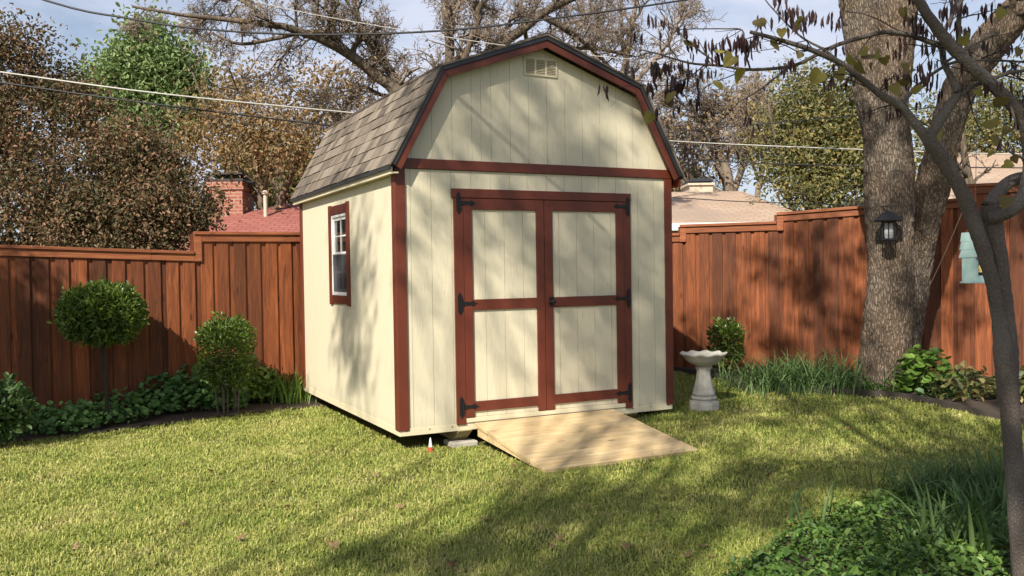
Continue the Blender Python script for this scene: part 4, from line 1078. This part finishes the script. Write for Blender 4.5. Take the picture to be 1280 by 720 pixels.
# ------------------------------------------------------------------ garden plants
def leafball(name, label, cat, c, r, n, lsize, mat_, seed, stems=None, group=None, shell=.18, boxy=0, base=None, aspect=.5, up_=.5, barkm=None, bmat=None):
    rg = np.random.default_rng(seed); base = base if base is not None else (c[0], c[1], float(gz(c[0], c[1])))
    root = thing(name, label, cat, tuple(base), group=group)
    d = rg.normal(size=(n, 3)); d /= np.linalg.norm(d, axis=1, keepdims=True)
    if boxy: d = np.sign(d)*np.abs(d)**boxy; 
    rad = rg.uniform(0, 1, n)**shell*(1+.07*np.sin(d[:,0]*7+seed)*np.cos(d[:,2]*6)+.05*np.sin(d[:,1]*13+d[:,0]*11))
    rad *= 1+.06*np.sin(d[:,0]*3.1+d[:,1]*4+seed*2)+np.where(rg.uniform(size=n) > .985, .16, 0)
    pts = np.array(c)+d*rad[:,None]*np.array(r)
    mb = MB(); leaves(mb, pts, lsize, up_bias=.2, out=d*1.2+np.array([0, 0, up_]), aspect=aspect, rg=rg); mb.build('foliage', mat_, root)
    if stems:
        mb = MB()
        for (x_, y_, rr_, lean) in stems:
            b0 = np.array([base[0]+x_, base[1]+y_, gz(base[0], base[1])-.02]); t_ = np.array([c[0]+x_*lean, c[1]+y_*lean, c[2]+r[2]*.3])
            pts_ = [b0+(t_-b0)*t+np.array([.02*math.sin(7*t+x_*30), 0, 0])*t for t in np.linspace(0, 1, 7)]
            mb.tube(pts_, [rr_*(1-.5*t) for t in np.linspace(0, 1, 7)], 7)
        gs = Grow(seed, wob=.2)
        for _ in range(26): gs.branch((c[0]+rg.normal()*r[0]*.2, c[1]+rg.normal()*r[1]*.2, c[2]-r[2]*.3), (rg.normal(), rg.normal(), rg.normal()+.4), r[0]*.7, .006, 0, 1, kids=3, npt=4)
        gs.mesh(mb, (4, 3)); mb.build('stem', barkm or M['bark_dark'], root, smooth=True)
    return root
c = P(130, 393, 10.05); leafball('round_topiary', 'ball shaped evergreen topiary on a thin stem before the fence', 'shrub', c, (.46, .42, .345), 7500, .055, M['leaf_box'], 3, stems=[(0, 0, .022, .3), (.03, .02, .015, -2)])
c = P(284, 440, 10.5); leafball('clipped_shrub', 'column shaped clipped shrub with bare lower twigs near the shed', 'shrub', c, (.32, .28, .42), 5200, .045, M['leaf_box'], 4,
     stems=[(-.12, 0, .009, 1.6), (-.06, .05, .009, 1.5), (0, -.03, .01, 1), (.07, .03, .009, 1.7), (.12, -.02, .009, 1.5), (.03, .07, .008, 2), (-.03, -.07, .008, 2)], boxy=.72, shell=.3, barkm=M['bark_grey'])
c = P(908, 428, 11.6); leafball('small_shrub', 'small dark evergreen shrub behind the bird bath', 'shrub', c, (.22, .2, .30), 1500, .05, M['leaf_box'], 5, stems=[(0, 0, .01, .3), (.04, 0, .008, 1), (-.05, .03, .008, 1)], boxy=.8, shell=.3)
c = P(-6, 512, 8.9); leafball('leafy_bush', 'dark green leafy bush at the left edge of the bed', 'shrub', c, (.34, .30, .30), 1500, .075, M['leaf_strap'], 6, stems=[(0, 0, .01, .3), (.06, 0, .008, 1)], shell=.4, aspect=.6)

def rosette(name, label, c, r, hgt, n, lsize, mat_, seed, group, cat='plant', aspect=.85, rnd=False):
    rg = np.random.default_rng(seed); root = thing(name, label, cat, tuple(c), group=group)
    a = rg.uniform(0, 2*PI, n); q = np.sqrt(rg.uniform(0, 1, n)); h = (hgt*(1-.6*q**2)*rg.uniform(.35, 1.1, n))
    x_ = c[0]+q*r*np.cos(a); y_ = c[1]+q*r*.8*np.sin(a); pts = np.c_[x_, y_, gz(x_, y_)+h]
    mb = MB()
    if rnd:
        out = np.array([(.0, .0), (.45, -.05), (.62, .4), (.42, .85), (0, 1.), (-.42, .85), (-.62, .4), (-.45, -.05)])
        for p_ in pts:
            az = rg.uniform(0, 2*PI); s_ = lsize*rg.uniform(.5, 1.1)*.75; nrm = np.array([rg.normal(0, .5), rg.normal(-.35, .5), 1.]); nrm /= np.linalg.norm(nrm)
            u = np.cross(nrm, [math.cos(az), math.sin(az), 0]); u /= np.linalg.norm(u); v = np.cross(nrm, u)
            V = [p_+s_*(u*o_[0]+v*o_[1]+nrm*(.25*abs(o_[0]))) for o_ in out]+[p_+s_*v*.5-nrm*s_*.08]
            mb.add(V, [[i_, (i_+1) % 8, 8] for i_ in range(8)])
    else: leaves(mb, pts, lsize, up_bias=.8, aspect=aspect, rg=rg)
    mb.build('foliage', mat_, root)
    k_ = rg.choice(n, min(n, 60), replace=False); mb = MB()
    T_ = np.array([[np.array([c[0]+(pts[j][0]-c[0])*.5, c[1]+(pts[j][1]-c[1])*.5, c[2]]), (pts[j]+np.array([c[0]+(pts[j][0]-c[0])*.7, c[1], c[2]]))/2, pts[j]] for j in k_])
    mb.tubes(T_, np.full(T_.shape[:2], .0025), 3); mb.build('stems', M['leaf_strap'], root)
    return root
grp = 'low leafy plants along the left fence'
for (px, py, r_, h_, n_, ls_, mt_, lab) in [
    (205, 515, .32, .34, 260, .10, 'leaf_low', 'low round leaved plant just right of the topiary stem'),
    (248, 512, .34, .36, 280, .10, 'leaf_low', 'low round leaved plant in front of the column shaped shrub'),
    (292, 506, .26, .36, 200, .10, 'leaf_bright', 'bright round leaved plant at the foot of the column shrub'),
    (286, 512, .20, .24, 150, .09, 'leaf_low', 'low leafy plant hiding the bare stems of the column shrub'),
    (325, 502, .26, .30, 190, .10, 'leaf_bright', 'bright leafy plant between column shrub and strap leaved clump'),
    (50, 540, .42, .20, 150, .09, 'leaf_low', 'sparse dark plant beside the bush at the left edge'),
    (100, 535, .40, .20, 130, .085, 'leaf_low', 'sparse low plant left of the topiary stem'),
    (150, 526, .40, .24, 170, .09, 'leaf_low', 'straggly low plant at the foot of the round topiary')]:
    p_ = G(px, py); rosette('leafy_plant', lab, p_+np.array([.0, -.08, 0]), r_*1.4, h_*1.5, int(n_*3), ls_*.9, M[mt_], px, grp, rnd=True)
def straps(name, label, c, n, L, wd, mat_, seed, group, spread=.14, lean=.55, cat='plant', bend=1.0, aim=None):
    rg = np.random.default_rng(seed); root = thing(name, label, cat, tuple(c), group=group)
    mb = MB(); k_ = 7; t = np.linspace(0, 1, k_)
    for _ in range(n):
        az = rg.uniform(0, 2*PI); ln = abs(rg.normal(lean, .3)); l_ = L*rg.uniform(.55, 1.1)
        b0 = np.array([c[0]+rg.normal(0, spread), c[1]+rg.normal(0, spread*.7), 0]); b0[2] = gz(b0[0], b0[1])-.01
        d = np.array([math.cos(az), math.sin(az), 0]); sd = np.array([-d[1], d[0], 0])
        ang = .15+ln*t*1.7*bend; ds = l_/(k_-1)
        hx = np.r_[0, np.cumsum(np.sin(ang[:-1]))*ds]; hz = np.r_[0, np.cumsum(np.cos(ang[:-1]))*ds]
        w_ = wd*(1-.15*t-.8*t**3)*.5*rg.uniform(.7, 1.2)
        ctr = b0+hx[:,None]*d+np.array([0,0,1.])*np.maximum(hz, 0.01)[:,None]
        nrm = np.cross(np.gradient(ctr, axis=0), sd); nrm /= np.linalg.norm(nrm, axis=1, keepdims=True)
        Lf = ctr-sd*w_[:,None]+nrm*w_[:,None]*.35; Rt = ctr+sd*w_[:,None]+nrm*w_[:,None]*.35
        V = np.stack([Lf, ctr, Rt], 1).reshape(-1, 3); F_ = []
        for i_ in range(k_-1):
            a_ = i_*3; F_ += [[a_, a_+1, a_+4, a_+3], [a_+1, a_+2, a_+5, a_+4]]
        mb.add(V, F_)
    mb.build('foliage', mat_, root); return root
p_ = G(362, 505); straps('strap_leaved_plant', 'bright spiky leaved clump at the shed back corner', p_+[0, .1, 0], 120, .50, .020, M['leaf_bright'], 1, None, .18, .5)
grp = 'strap leaved clumps in front of the right fence'
for (px, py, n_, L_, lab) in [(955, 489, 130, .52, 'arching strap leaved clump nearest the bird bath'), (992, 492, 140, .50, 'dense arching green clump second from the bird bath'), (1008, 484, 90, .62, 'tallest upright strap leaved clump before the right fence'), (1045, 492, 120, .5, 'strap leaved clump just left of the big trunk'), (1072, 486, 80, .48, 'strap leaved clump touching the big trunk')]:
    p_ = G(px, py); straps('strap_leaved_plant', lab, p_+[0, .1, 0], int(n_*1.7), L_*1.08, .015, M['leaf_strap'], px, grp, .27, 1.0)
grp = 'leafy plants right of the big tree'
for (px, py, r_, h_, n_, ls_, mt_, lab) in [
    (1163, 494, .34, .50, 230, .12, 'leaf_bright', 'bright broad leaved plant just right of the big trunk'),
    (1215, 502, .36, .34, 260, .07, 'leaf_yg', 'olive small leaved plant left of the foreground stem'),
    (1185, 498, .26, .22, 160, .08, 'leaf_low', 'low dark plant between the bright plant and the olive one'),
    (1283, 506, .30, .38, 200, .08, 'leaf_yg', 'olive leafy plant at right edge behind the foreground stem'),
    (1120, 492, .30, .14, 170, .07, 'leaf_bright', 'low leafy plant spreading over the big tree roots')]:
    p_ = G(px, py); rosette('leafy_plant', lab, p_+np.array([0, .1, 0]), r_, h_, n_, ls_, M[mt_], px, grp, rnd=(ls_ > .1))
# foreground bed: ground cover (stuff) and iris clumps
rg = np.random.default_rng(90); n = 42000
x_ = rg.uniform(.8, 5.0, n); y_ = rg.uniform(3.6, 7.1, n); ok = pip(x_, y_, FBED)
hh = .035+.065*(np.sin(x_*5)*np.cos(y_*6)+1)/2
z_ = gz(x_, y_)+hh*rg.uniform(.1, 1.2, n); C_ = np.c_[x_, y_, z_][ok]
mb = MB()
leaves(mb, C_[:2600]+np.array([0, 0, .02]), .050, up_bias=1.2, aspect=.7, rg=rg)
for rot_ in range(1): leaves(mb, C_, .028, up_bias=1.0, aspect=1.0, fold=.15, rg=rg)
o = mb.build('ground_cover', mat_leaf('ground_cover_leaves', [(0, (.035, .085, .015)), (.5, (.085, .165, .03)), (.9, (.19, .29, .06)), (1, (.26, .20, .09))], .3, .5, nscale=2.5)); kind(o, 'stuff'); tag(o, 'bright green clover like ground cover in the lower right corner', 'ground cover')
grp = 'iris clumps in the foreground bed'
for (px, py, n_, L_, lab) in [(1215, 690, 60, .50, 'broad bladed iris clump in the lower right corner'), (1252, 650, 60, .52, 'iris clump just left of the foreground stem'), (1160, 690, 30, .42, 'sparse iris clump at the bottom edge among ground cover'), (1010, 655, 5, .34, 'few long blades arching over the ground cover edge')]:
    p_ = G(px, py); straps('iris_plant', lab, p_, n_, L_, .028, M['leaf_strap'], px, grp, .09, .6)
grp = 'dark grassy tufts behind the ground cover'
for (px, py, lab) in [(1190, 622, 'dark fine grassy tuft furthest left behind the ground cover'), (1235, 615, 'dark fine grassy tuft beside the foreground stem'), (1285, 625, 'dark fine grassy tuft at the right edge')]:
    p_ = G(px, py); straps('grassy_tuft', lab, p_, 420, .36, .008, M['leaf_strap'], px, grp, .28, .85)
# bed edging strip
def edge_strip(label, path, z0=-.02, z1=.075, t=.025):
    p_, _ = smoothpath([(a, b, 0) for a, b in path], [1]*len(path), 60); mb = MB()
    for i in range(59):
        a, b = p_[i], p_[i+1]; d = (b-a)/np.linalg.norm(b-a); nn = np.array([-d[1], d[0], 0])*t/2
        za, zb = gz(a[0], a[1]), gz(b[0], b[1])
        q = [a-nn, b-nn, b+nn, a+nn]; zs = [za, zb, zb, za]
        mb.hexa([(v[0], v[1], z_+z0) for v, z_ in zip(q, zs)], [(v[0], v[1], z_+z1) for v, z_ in zip(q, zs)])
    o = mb.build('bed_edging', M['edging'], origin=(path[0][0], path[0][1], 0)); tag(o, label, 'garden edging')
edge_strip('dark curved edging strip bordering the bed along the right fence', RBED_EDGE)
# fallen leaves: individuals
rg = np.random.default_rng(33)
spots = [(250, 618), (263, 595), (338, 609), (412, 685), (418, 690), (564, 714), (700, 680), (610, 655), (860, 700), (890, 703), (1028, 676), (402, 514), (150, 590), (300, 680), (95, 690), (640, 586), (930, 545), (1130, 545), (990, 570), (470, 600), (500, 640), (360, 640), (555, 690), (780, 690), (880, 690), (1130, 560), (203, 552), (230, 660), (440, 560), (60, 600), (735, 640), (1060, 540), (960, 600), (1215, 605), (820, 640), (320, 560), (190, 610), (690, 690), (1085, 620)]
protos = []
for i, (px, py) in enumerate(spots):
    p_ = G(px, py)
    if len(protos) < 4:
        mb = MB(); n_ = 13; t_ = np.arange(n_)/n_*2*PI; rad_ = (.42+.13*rg.normal(size=n_)).clip(.2, .7)
        V = [(r_*math.cos(a_)*.7, r_*math.sin(a_), .35*r_*r_*math.cos(2*a_+i)+.06*rg.normal()) for r_, a_ in zip(rad_, t_)]+[(0, 0, .02)]
        mb.add(V, [[j, (j+1) % n_, n_] for j in range(n_)])
        o = mb.build('fallen_leaf', M['leaf_dead']); protos.append(o)
    else:
        o = protos[i % 4].copy(); COL.objects.link(o)
    tag(o, 'small dry reddish brown leaf lying on the lawn grass', 'fallen leaf', 'dry leaves scattered on the lawn')
    o.location = (p_[0], p_[1], p_[2]+.04); s_ = rg.uniform(.045, .095); o.scale = (s_, s_*rg.uniform(.7, 1.1), s_); o.rotation_euler = (rg.normal(0, .5), rg.normal(0, .5), rg.uniform(0, 6.28))

# ------------------------------------------------------------------ neighbouring houses
M['red_roof'] = mat_roof_brick('red_shingle_roof', (.30, .095, .075), (.38, .14, .11), (.14, .05, .04), bw=.3, rh=.17)
M['tan_roof'] = mat_roof_brick('tan_shingle_roof', (.42, .30, .22), (.50, .37, .28), (.25, .18, .13), bw=.35, rh=.17, patch=(.26, .20, .16))
M['brick'] = mat_roof_brick('red_brickwork', (.30, .085, .05), (.42, .15, .09), (.42, .33, .27), bw=.21, rh=.085, upright=True)
M['tan_wall'] = mat_simple('tan_stucco', (.45, .36, .26), .9)
M['tan_brick'] = mat_simple('pale_masonry', (.52, .44, .34), .9)
def hip_roof(mb, x0, x1, y0, y1, ze, zr, hip, t=.06):
    ym = (y0+y1)/2; E = [(x0, y0, ze), (x1, y0, ze), (x1, y1, ze), (x0, y1, ze)]; Rg = [(x0+hip, ym, zr), (x1-hip, ym, zr)]
    for dz in (0,):
        V = E+Rg+[(a, b, c_-t) for a, b, c_ in E]
        b = mb.n; mb.V.append(np.array(V, float)); mb.n += len(V)
        mb.F += [np.array([[b+0, b+1, b+5, b+4]]), np.array([[b+2, b+3, b+4, b+5]]), np.array([[b+1, b+2, b+5]]), np.array([[b+3, b+0, b+4]]), np.array([[b+0, b+6, b+7, b+1], [b+1, b+7, b+8, b+2], [b+2, b+8, b+9, b+3], [b+3, b+9, b+6, b+0], [b+9, b+8, b+7, b+6]])]
def house(name, label, x0, x1, y0, y1, ze, zr, hip, roofm, wallm):
    root = thing(name, label, 'house', ((x0+x1)/2, (y0+y1)/2, 0))
    mb = MB(); mb.box(x0+.4, x1-.4, y0+.4, y1-.4, -.2, ze-.03); mb.build('wall', wallm, root)
    mb = MB(); hip_roof(mb, x0, x1, y0, y1, ze, zr, hip); rf = mb.build('roof', roofm, root); OFF[rf.name] = OFF[root.name]
    mb = MB(); mb.box(x0-.06, x1+.06, y0-.08, y0-.002, ze-.14, ze+.02); mb.box(x1+.002, x1+.06, y0-.001, y1, ze-.14, ze+.02); mb.build('gutter', M['white'], root)
    return root, rf
# left: red roof.  photo: ridge from px ~300..(hidden) at y 253, eave below fence top
rdg = P(345, 254.5, 23.5)
h1, rf1 = house('red_roofed_house', 'house with red shingle roof and brick chimney beyond the left fence', P(160, 300, 19.2)[0]-2, 2.5, 19.2, 27.8, 2.15, rdg[2], 4.4, M['red_roof'], M['tan_wall'])
for v in rf1.data.vertices: pass
mb = MB(); pc_ = P(332, 262, 22.2); mb.lathe([(.05, -.6), (.05, .38), (.085, .385), (.085, .46), (.05, .47), (.04, .48)], 14, pc_); o = mb.build('vent_pipe', mat_simple('pale_flue', (.50, .42, .34), .6), rf1, smooth=False)
a = P(257, 250, 22.4); b = P(303, 250, 22.4); zt = P(280, 226, 22.4)[2]; zl = P(280, 237, 22.4)[2]
mb = MB(); mb.box(a[0], b[0], 22.4, 23.4, 2.4, zl); mb.box(a[0]-.04, b[0]+.04, 22.36, 23.44, zl+.001, zl+.08); mb.box(a[0], b[0], 22.4, 23.4, zl+.081, zt)
ch = mb.build('chimney', M['brick'], rf1); OFF[ch.name] = OFF[rf1.name]
mb = MB()
mb.box(a[0]-.03, b[0]+.03, 22.38, 23.42, zt+.001, zt+.05)
for xx in (a[0]+.05, b[0]-.08): 
    for yy in (22.45, 23.3): mb.box(xx, xx+.03, yy, yy+.03, zt+.051, zt+.16)
mb.box(a[0]-.03, b[0]+.02, 22.36, 23.44, zt+.161, zt+.19); mb.build('chimney_cap', M['drip'], rf1)
# small lower cross roof right of the pipe
# right: tan roof
e0 = P(845, 283, 19.5); rz = P(890, 239.5, 24)[2]; xr = P(975, 268, 21)[0]
h2, rf2 = house('tan_roofed_house', 'house with sunlit tan shingle roof and low chimney right of the shed', 1.0, 6.85, 19.5, 28.5, e0[2]+.05, rz, .55, M['tan_roof'], M['tan_wall'])
a = P(862, 235, 24.2); b = P(891, 235, 24.2); zt = P(876, 231.5, 24.2)[2]
mb = MB(); mb.box(a[0], b[0], 24.2, 25.2, rz-.6, zt); mb.box(a[0]-.05, b[0]+.05, 24.15, 25.25, zt+.001, zt+.06); ch = mb.build('chimney', M['tan_brick'], rf2)
mb = MB(); mb.hexa([(a[0]-.03, 24.15, zt+.10), (b[0]+.03, 24.15, zt+.10), (b[0]+.03, 25.2, zt+.10), (a[0]-.03, 25.2, zt+.10)], [(a[0]+.1, 24.3, zt+.2), (b[0]-.02, 24.3, zt+.2), (b[0]-.02, 25.1, zt+.2), (a[0]+.1, 25.1, zt+.2)])
mb.box(a[0]+.05, b[0]-.05, 24.3, 25.1, zt+.061, zt+.099); mb.build('chimney_cap', M['drip'], rf2)
# far right: peach coloured roof behind the fence corner
pz = P(1240, 200, 24)[2]
h3, rf3 = house('peach_roofed_house', 'house with peach coloured roof behind the fence at the right edge', P(1165, 250, 18)[0], P(1300, 250, 18)[0]+7, 18, 27, P(1190, 250, 18)[2], pz, 3.0, M['tan_roof'], M['tan_wall'])

# ------------------------------------------------------------------ overhead wires
grp = 'overhead utility wires'
def wire(label, pp, rad, mat_, sag=0):
    pts = [P(a, b, Y_) for a, b, Y_ in pp]; pts, _ = smoothpath(pts, [1]*len(pts), 40)
    mb = MB(); mb.tube(pts, rad, 5); o = mb.build('overhead_wire', mat_, origin=tuple(pts[0]), smooth=True); tag(o, label, 'wire', grp)
wire('thick black twisted cable sagging across the top left of the sky', [(-200, -90, 12.5), (55, 0, 12.5), (160, 23, 12.5), (260, 37, 12.6), (400, 43.5, 12.8), (560, 38, 13), (700, 22, 13.2), (850, 1, 13.5), (1000, -25, 14)], .016, M['wire'])
wire('pale grey wire crossing in front of the bronze trees to the shed roof', [(-150, 70, 11.8), (0, 90, 11.8), (200, 117, 11.8), (450, 142, 12.6), (650, 160, 14), (842, 176.5, 16.5), (1080, 187, 16.5), (1300, 193, 16.5), (1500, 190, 17)], .011, M['wire_grey'])
wire('black wire running just below the pale grey one', [(-150, 80, 11.9), (0, 103, 11.9), (200, 131, 11.9), (420, 158, 12.8), (650, 185, 14.2), (848, 198, 16.5), (1000, 206, 16.5), (1300, 210, 16.5), (1500, 208, 17)], .012, M['wire'])
wire('thin black wire rising to the right behind the big trunk', [(700, 185, 16), (840, 165, 16), (940, 156, 16), (1085, 143, 16), (1300, 118, 16), (1500, 90, 16)], .010, M['wire'])
wire('thin dark wire crossing low over the tan roof', [(700, 240, 17.5), (842, 247, 17.5), (930, 252, 17.5), (1085, 257, 17.5), (1300, 262, 17.5)], .010, M['wire'])
wire('thin pale wire high behind the shed peak left', [(250, -20, 14), (345, 8, 14), (470, 32, 14), (640, 58, 14), (800, 75, 14), (1000, 88, 14), (1300, 95, 14)], .006, M['wire_grey'])
wire('faint dark wire drooping over the vent pipe toward the shed', [(160, 125, 15.8), (260, 145, 15.8), (420, 175, 15.8), (600, 205, 16)], .006, M['wire'])

# ------------------------------------------------------------------ unseen trees added behind the photographer, crowns shaped to cast the dapples
def shade_tree(label, zones, trunk, seed, leafmat, lsize, size, per, nl=30, lr=.05):
    "zones: (x,y,z, rx,ry,rz, clusters, t): crown masses standing at distance t up the sun's direction from the ground they shade"
    rg = np.random.default_rng(seed); root = thing('shade_tree', label, 'tree', (trunk[0], trunk[1], 0), group=None)
    pts = []; cen = []
    for (x_, y_, z_, rx, ry, rz, n_, t_) in zones:
        d = rg.normal(size=(n_, 3)); d /= np.linalg.norm(d, axis=1, keepdims=True); r_ = rg.uniform(0, 1, n_)[:,None]**.45
        c_ = np.array([x_, y_, z_])+d*r_*np.array([rx, ry, rz])+TOSUN*(t_+rg.uniform(-1.5, 1.5, n_))[:,None]
        sz = size*rg.uniform(.5, 1.35, (n_, 1, 1))
        pts.append((c_[:,None,:]+rg.normal(size=(n_, per, 3))*sz).reshape(-1, 3)); cen.append(c_)
    cen = np.concatenate(cen); gr = Grow(seed, wob=.12, up=.05)
    hub = cen.mean(0); base = np.array([trunk[0], trunk[1], -.1]); top = np.array([trunk[0]*.5+hub[0]*.5, trunk[1]*.5+hub[1]*.5, hub[2]*.55])
    p_, r_ = smoothpath([base, base*.5+top*.5+np.array([.1, .1, 0]), top], [.28, .24, .18], 14); gr.guided(p_, r_, 1, 0, 1)
    for c_ in cen[rg.choice(len(cen), min(nl, len(cen)), replace=False)]:
        mid = top*.5+c_*.5+rg.normal(size=3)*.4; p_, r_ = smoothpath([top-np.array([0, 0, rg.uniform(0, 1)]), mid, c_], [lr, lr*.6, .012], 9)
        gr.guided(p_, r_, 3, 3, .9, start=.5)
    mb = MB(); gr.mesh(mb, (10, 5, 4, 3)); mb.build('trunk', M['bark_far'], root, smooth=True)
    mb = MB(); leaves(mb, np.concatenate(pts), lsize, rg=rg); mb.build('crown', leafmat, root)
shade_tree('tall unseen evergreen tree added left of the photographer to shade the left fence',
    [(-6.2, 10.0, 1.1, 1.1, .5, .9, 70, 9), (-5.2, 10.3, .5, 1.0, .4, .55, 40, 9), (-4.2, 10.5, .05, .8, .4, .4, 26, 9), (-3.3, 10.9, -.15, .7, .3, .3, 18, 9), (-5.6, 9.6, 0, 1.0, .5, .3, 16, 9)],
    (-9.5, 3.5), 201, M['leaf_green'], .09, .17, 90)
shade_tree('tall unseen half bare tree added behind the photographer to dapple shed and lawn',
    [(0.3, 8.7, 3.1, 1.6, .8, .8, 24, 19), (1.0, 9.0, 1.3, 1.4, .7, 1.2, 20, 19), (3.2, 9.2, 0, 2.4, 1.4, .4, 30, 19), (-.1, 5.1, 0, 1.1, .3, .2, 10, 19), (.9, 6.1, 0, 1.3, .35, .2, 13, 19), (2.7, 6.9, 0, 1.6, .5, .2, 14, 19), (-1.7, 9.2, 1.4, .3, .8, 1.0, 7, 19)],
    (-4.4, -7.5), 202, M['leaf_autumn'], .11, .19, 60, 22, .05)
shade_tree('broad unseen tree added behind and right of the photographer to shade the right fence',
    [(4.6, 11.7, 1.3, 3.0, .5, 1.3, 40, 16), (2.45, 4.5, 2.0, 1.3, .7, 1.2, 32, 10), (2.7, 5.2, 0, 1.4, .9, .3, 15, 14), (4.5, 10.2, .6, .8, .4, .6, 8, 16)],
    (1.5, -4.5), 203, M['leaf_autumn'], .11, .19, 60)

shade_tree('sparse unseen twiggy tree added behind and left of the photographer to streak the shed walls',
    [(-1.7, 9.3, 1.5, .6, 1.2, 1.1, 80, 15), (.2, 8.7, 2.0, 1.6, .8, 1.5, 75, 15)],
    (-4.7, -6.0), 204, M['leaf_autumn'], .085, .085, 11, 7, .022)
# slanting cable above the photographer whose shadow crosses the gable
def front_world(px, py):
    r = ray(px, py); c_, s_ = math.cos(YAW), math.sin(YAW); n_ = np.array([-s_, c_, 0]); t = (n_@(SHED_O-CAM))/(n_@r); return CAM+r*t
qa, qb = front_world(573, 121), front_world(664, 204); dq = qb-qa
mb = MB(); mb.tube([qa-dq*1.2+TOSUN*4, qa+TOSUN*4, qb+TOSUN*4, qb+dq*1.1+TOSUN*4], .018, 6)
o = mb.build('guy_cable', M['wire'], origin=tuple(qa+TOSUN*4)); tag(o, 'slanting black guy cable above the lawn, out of the frame', 'cable')
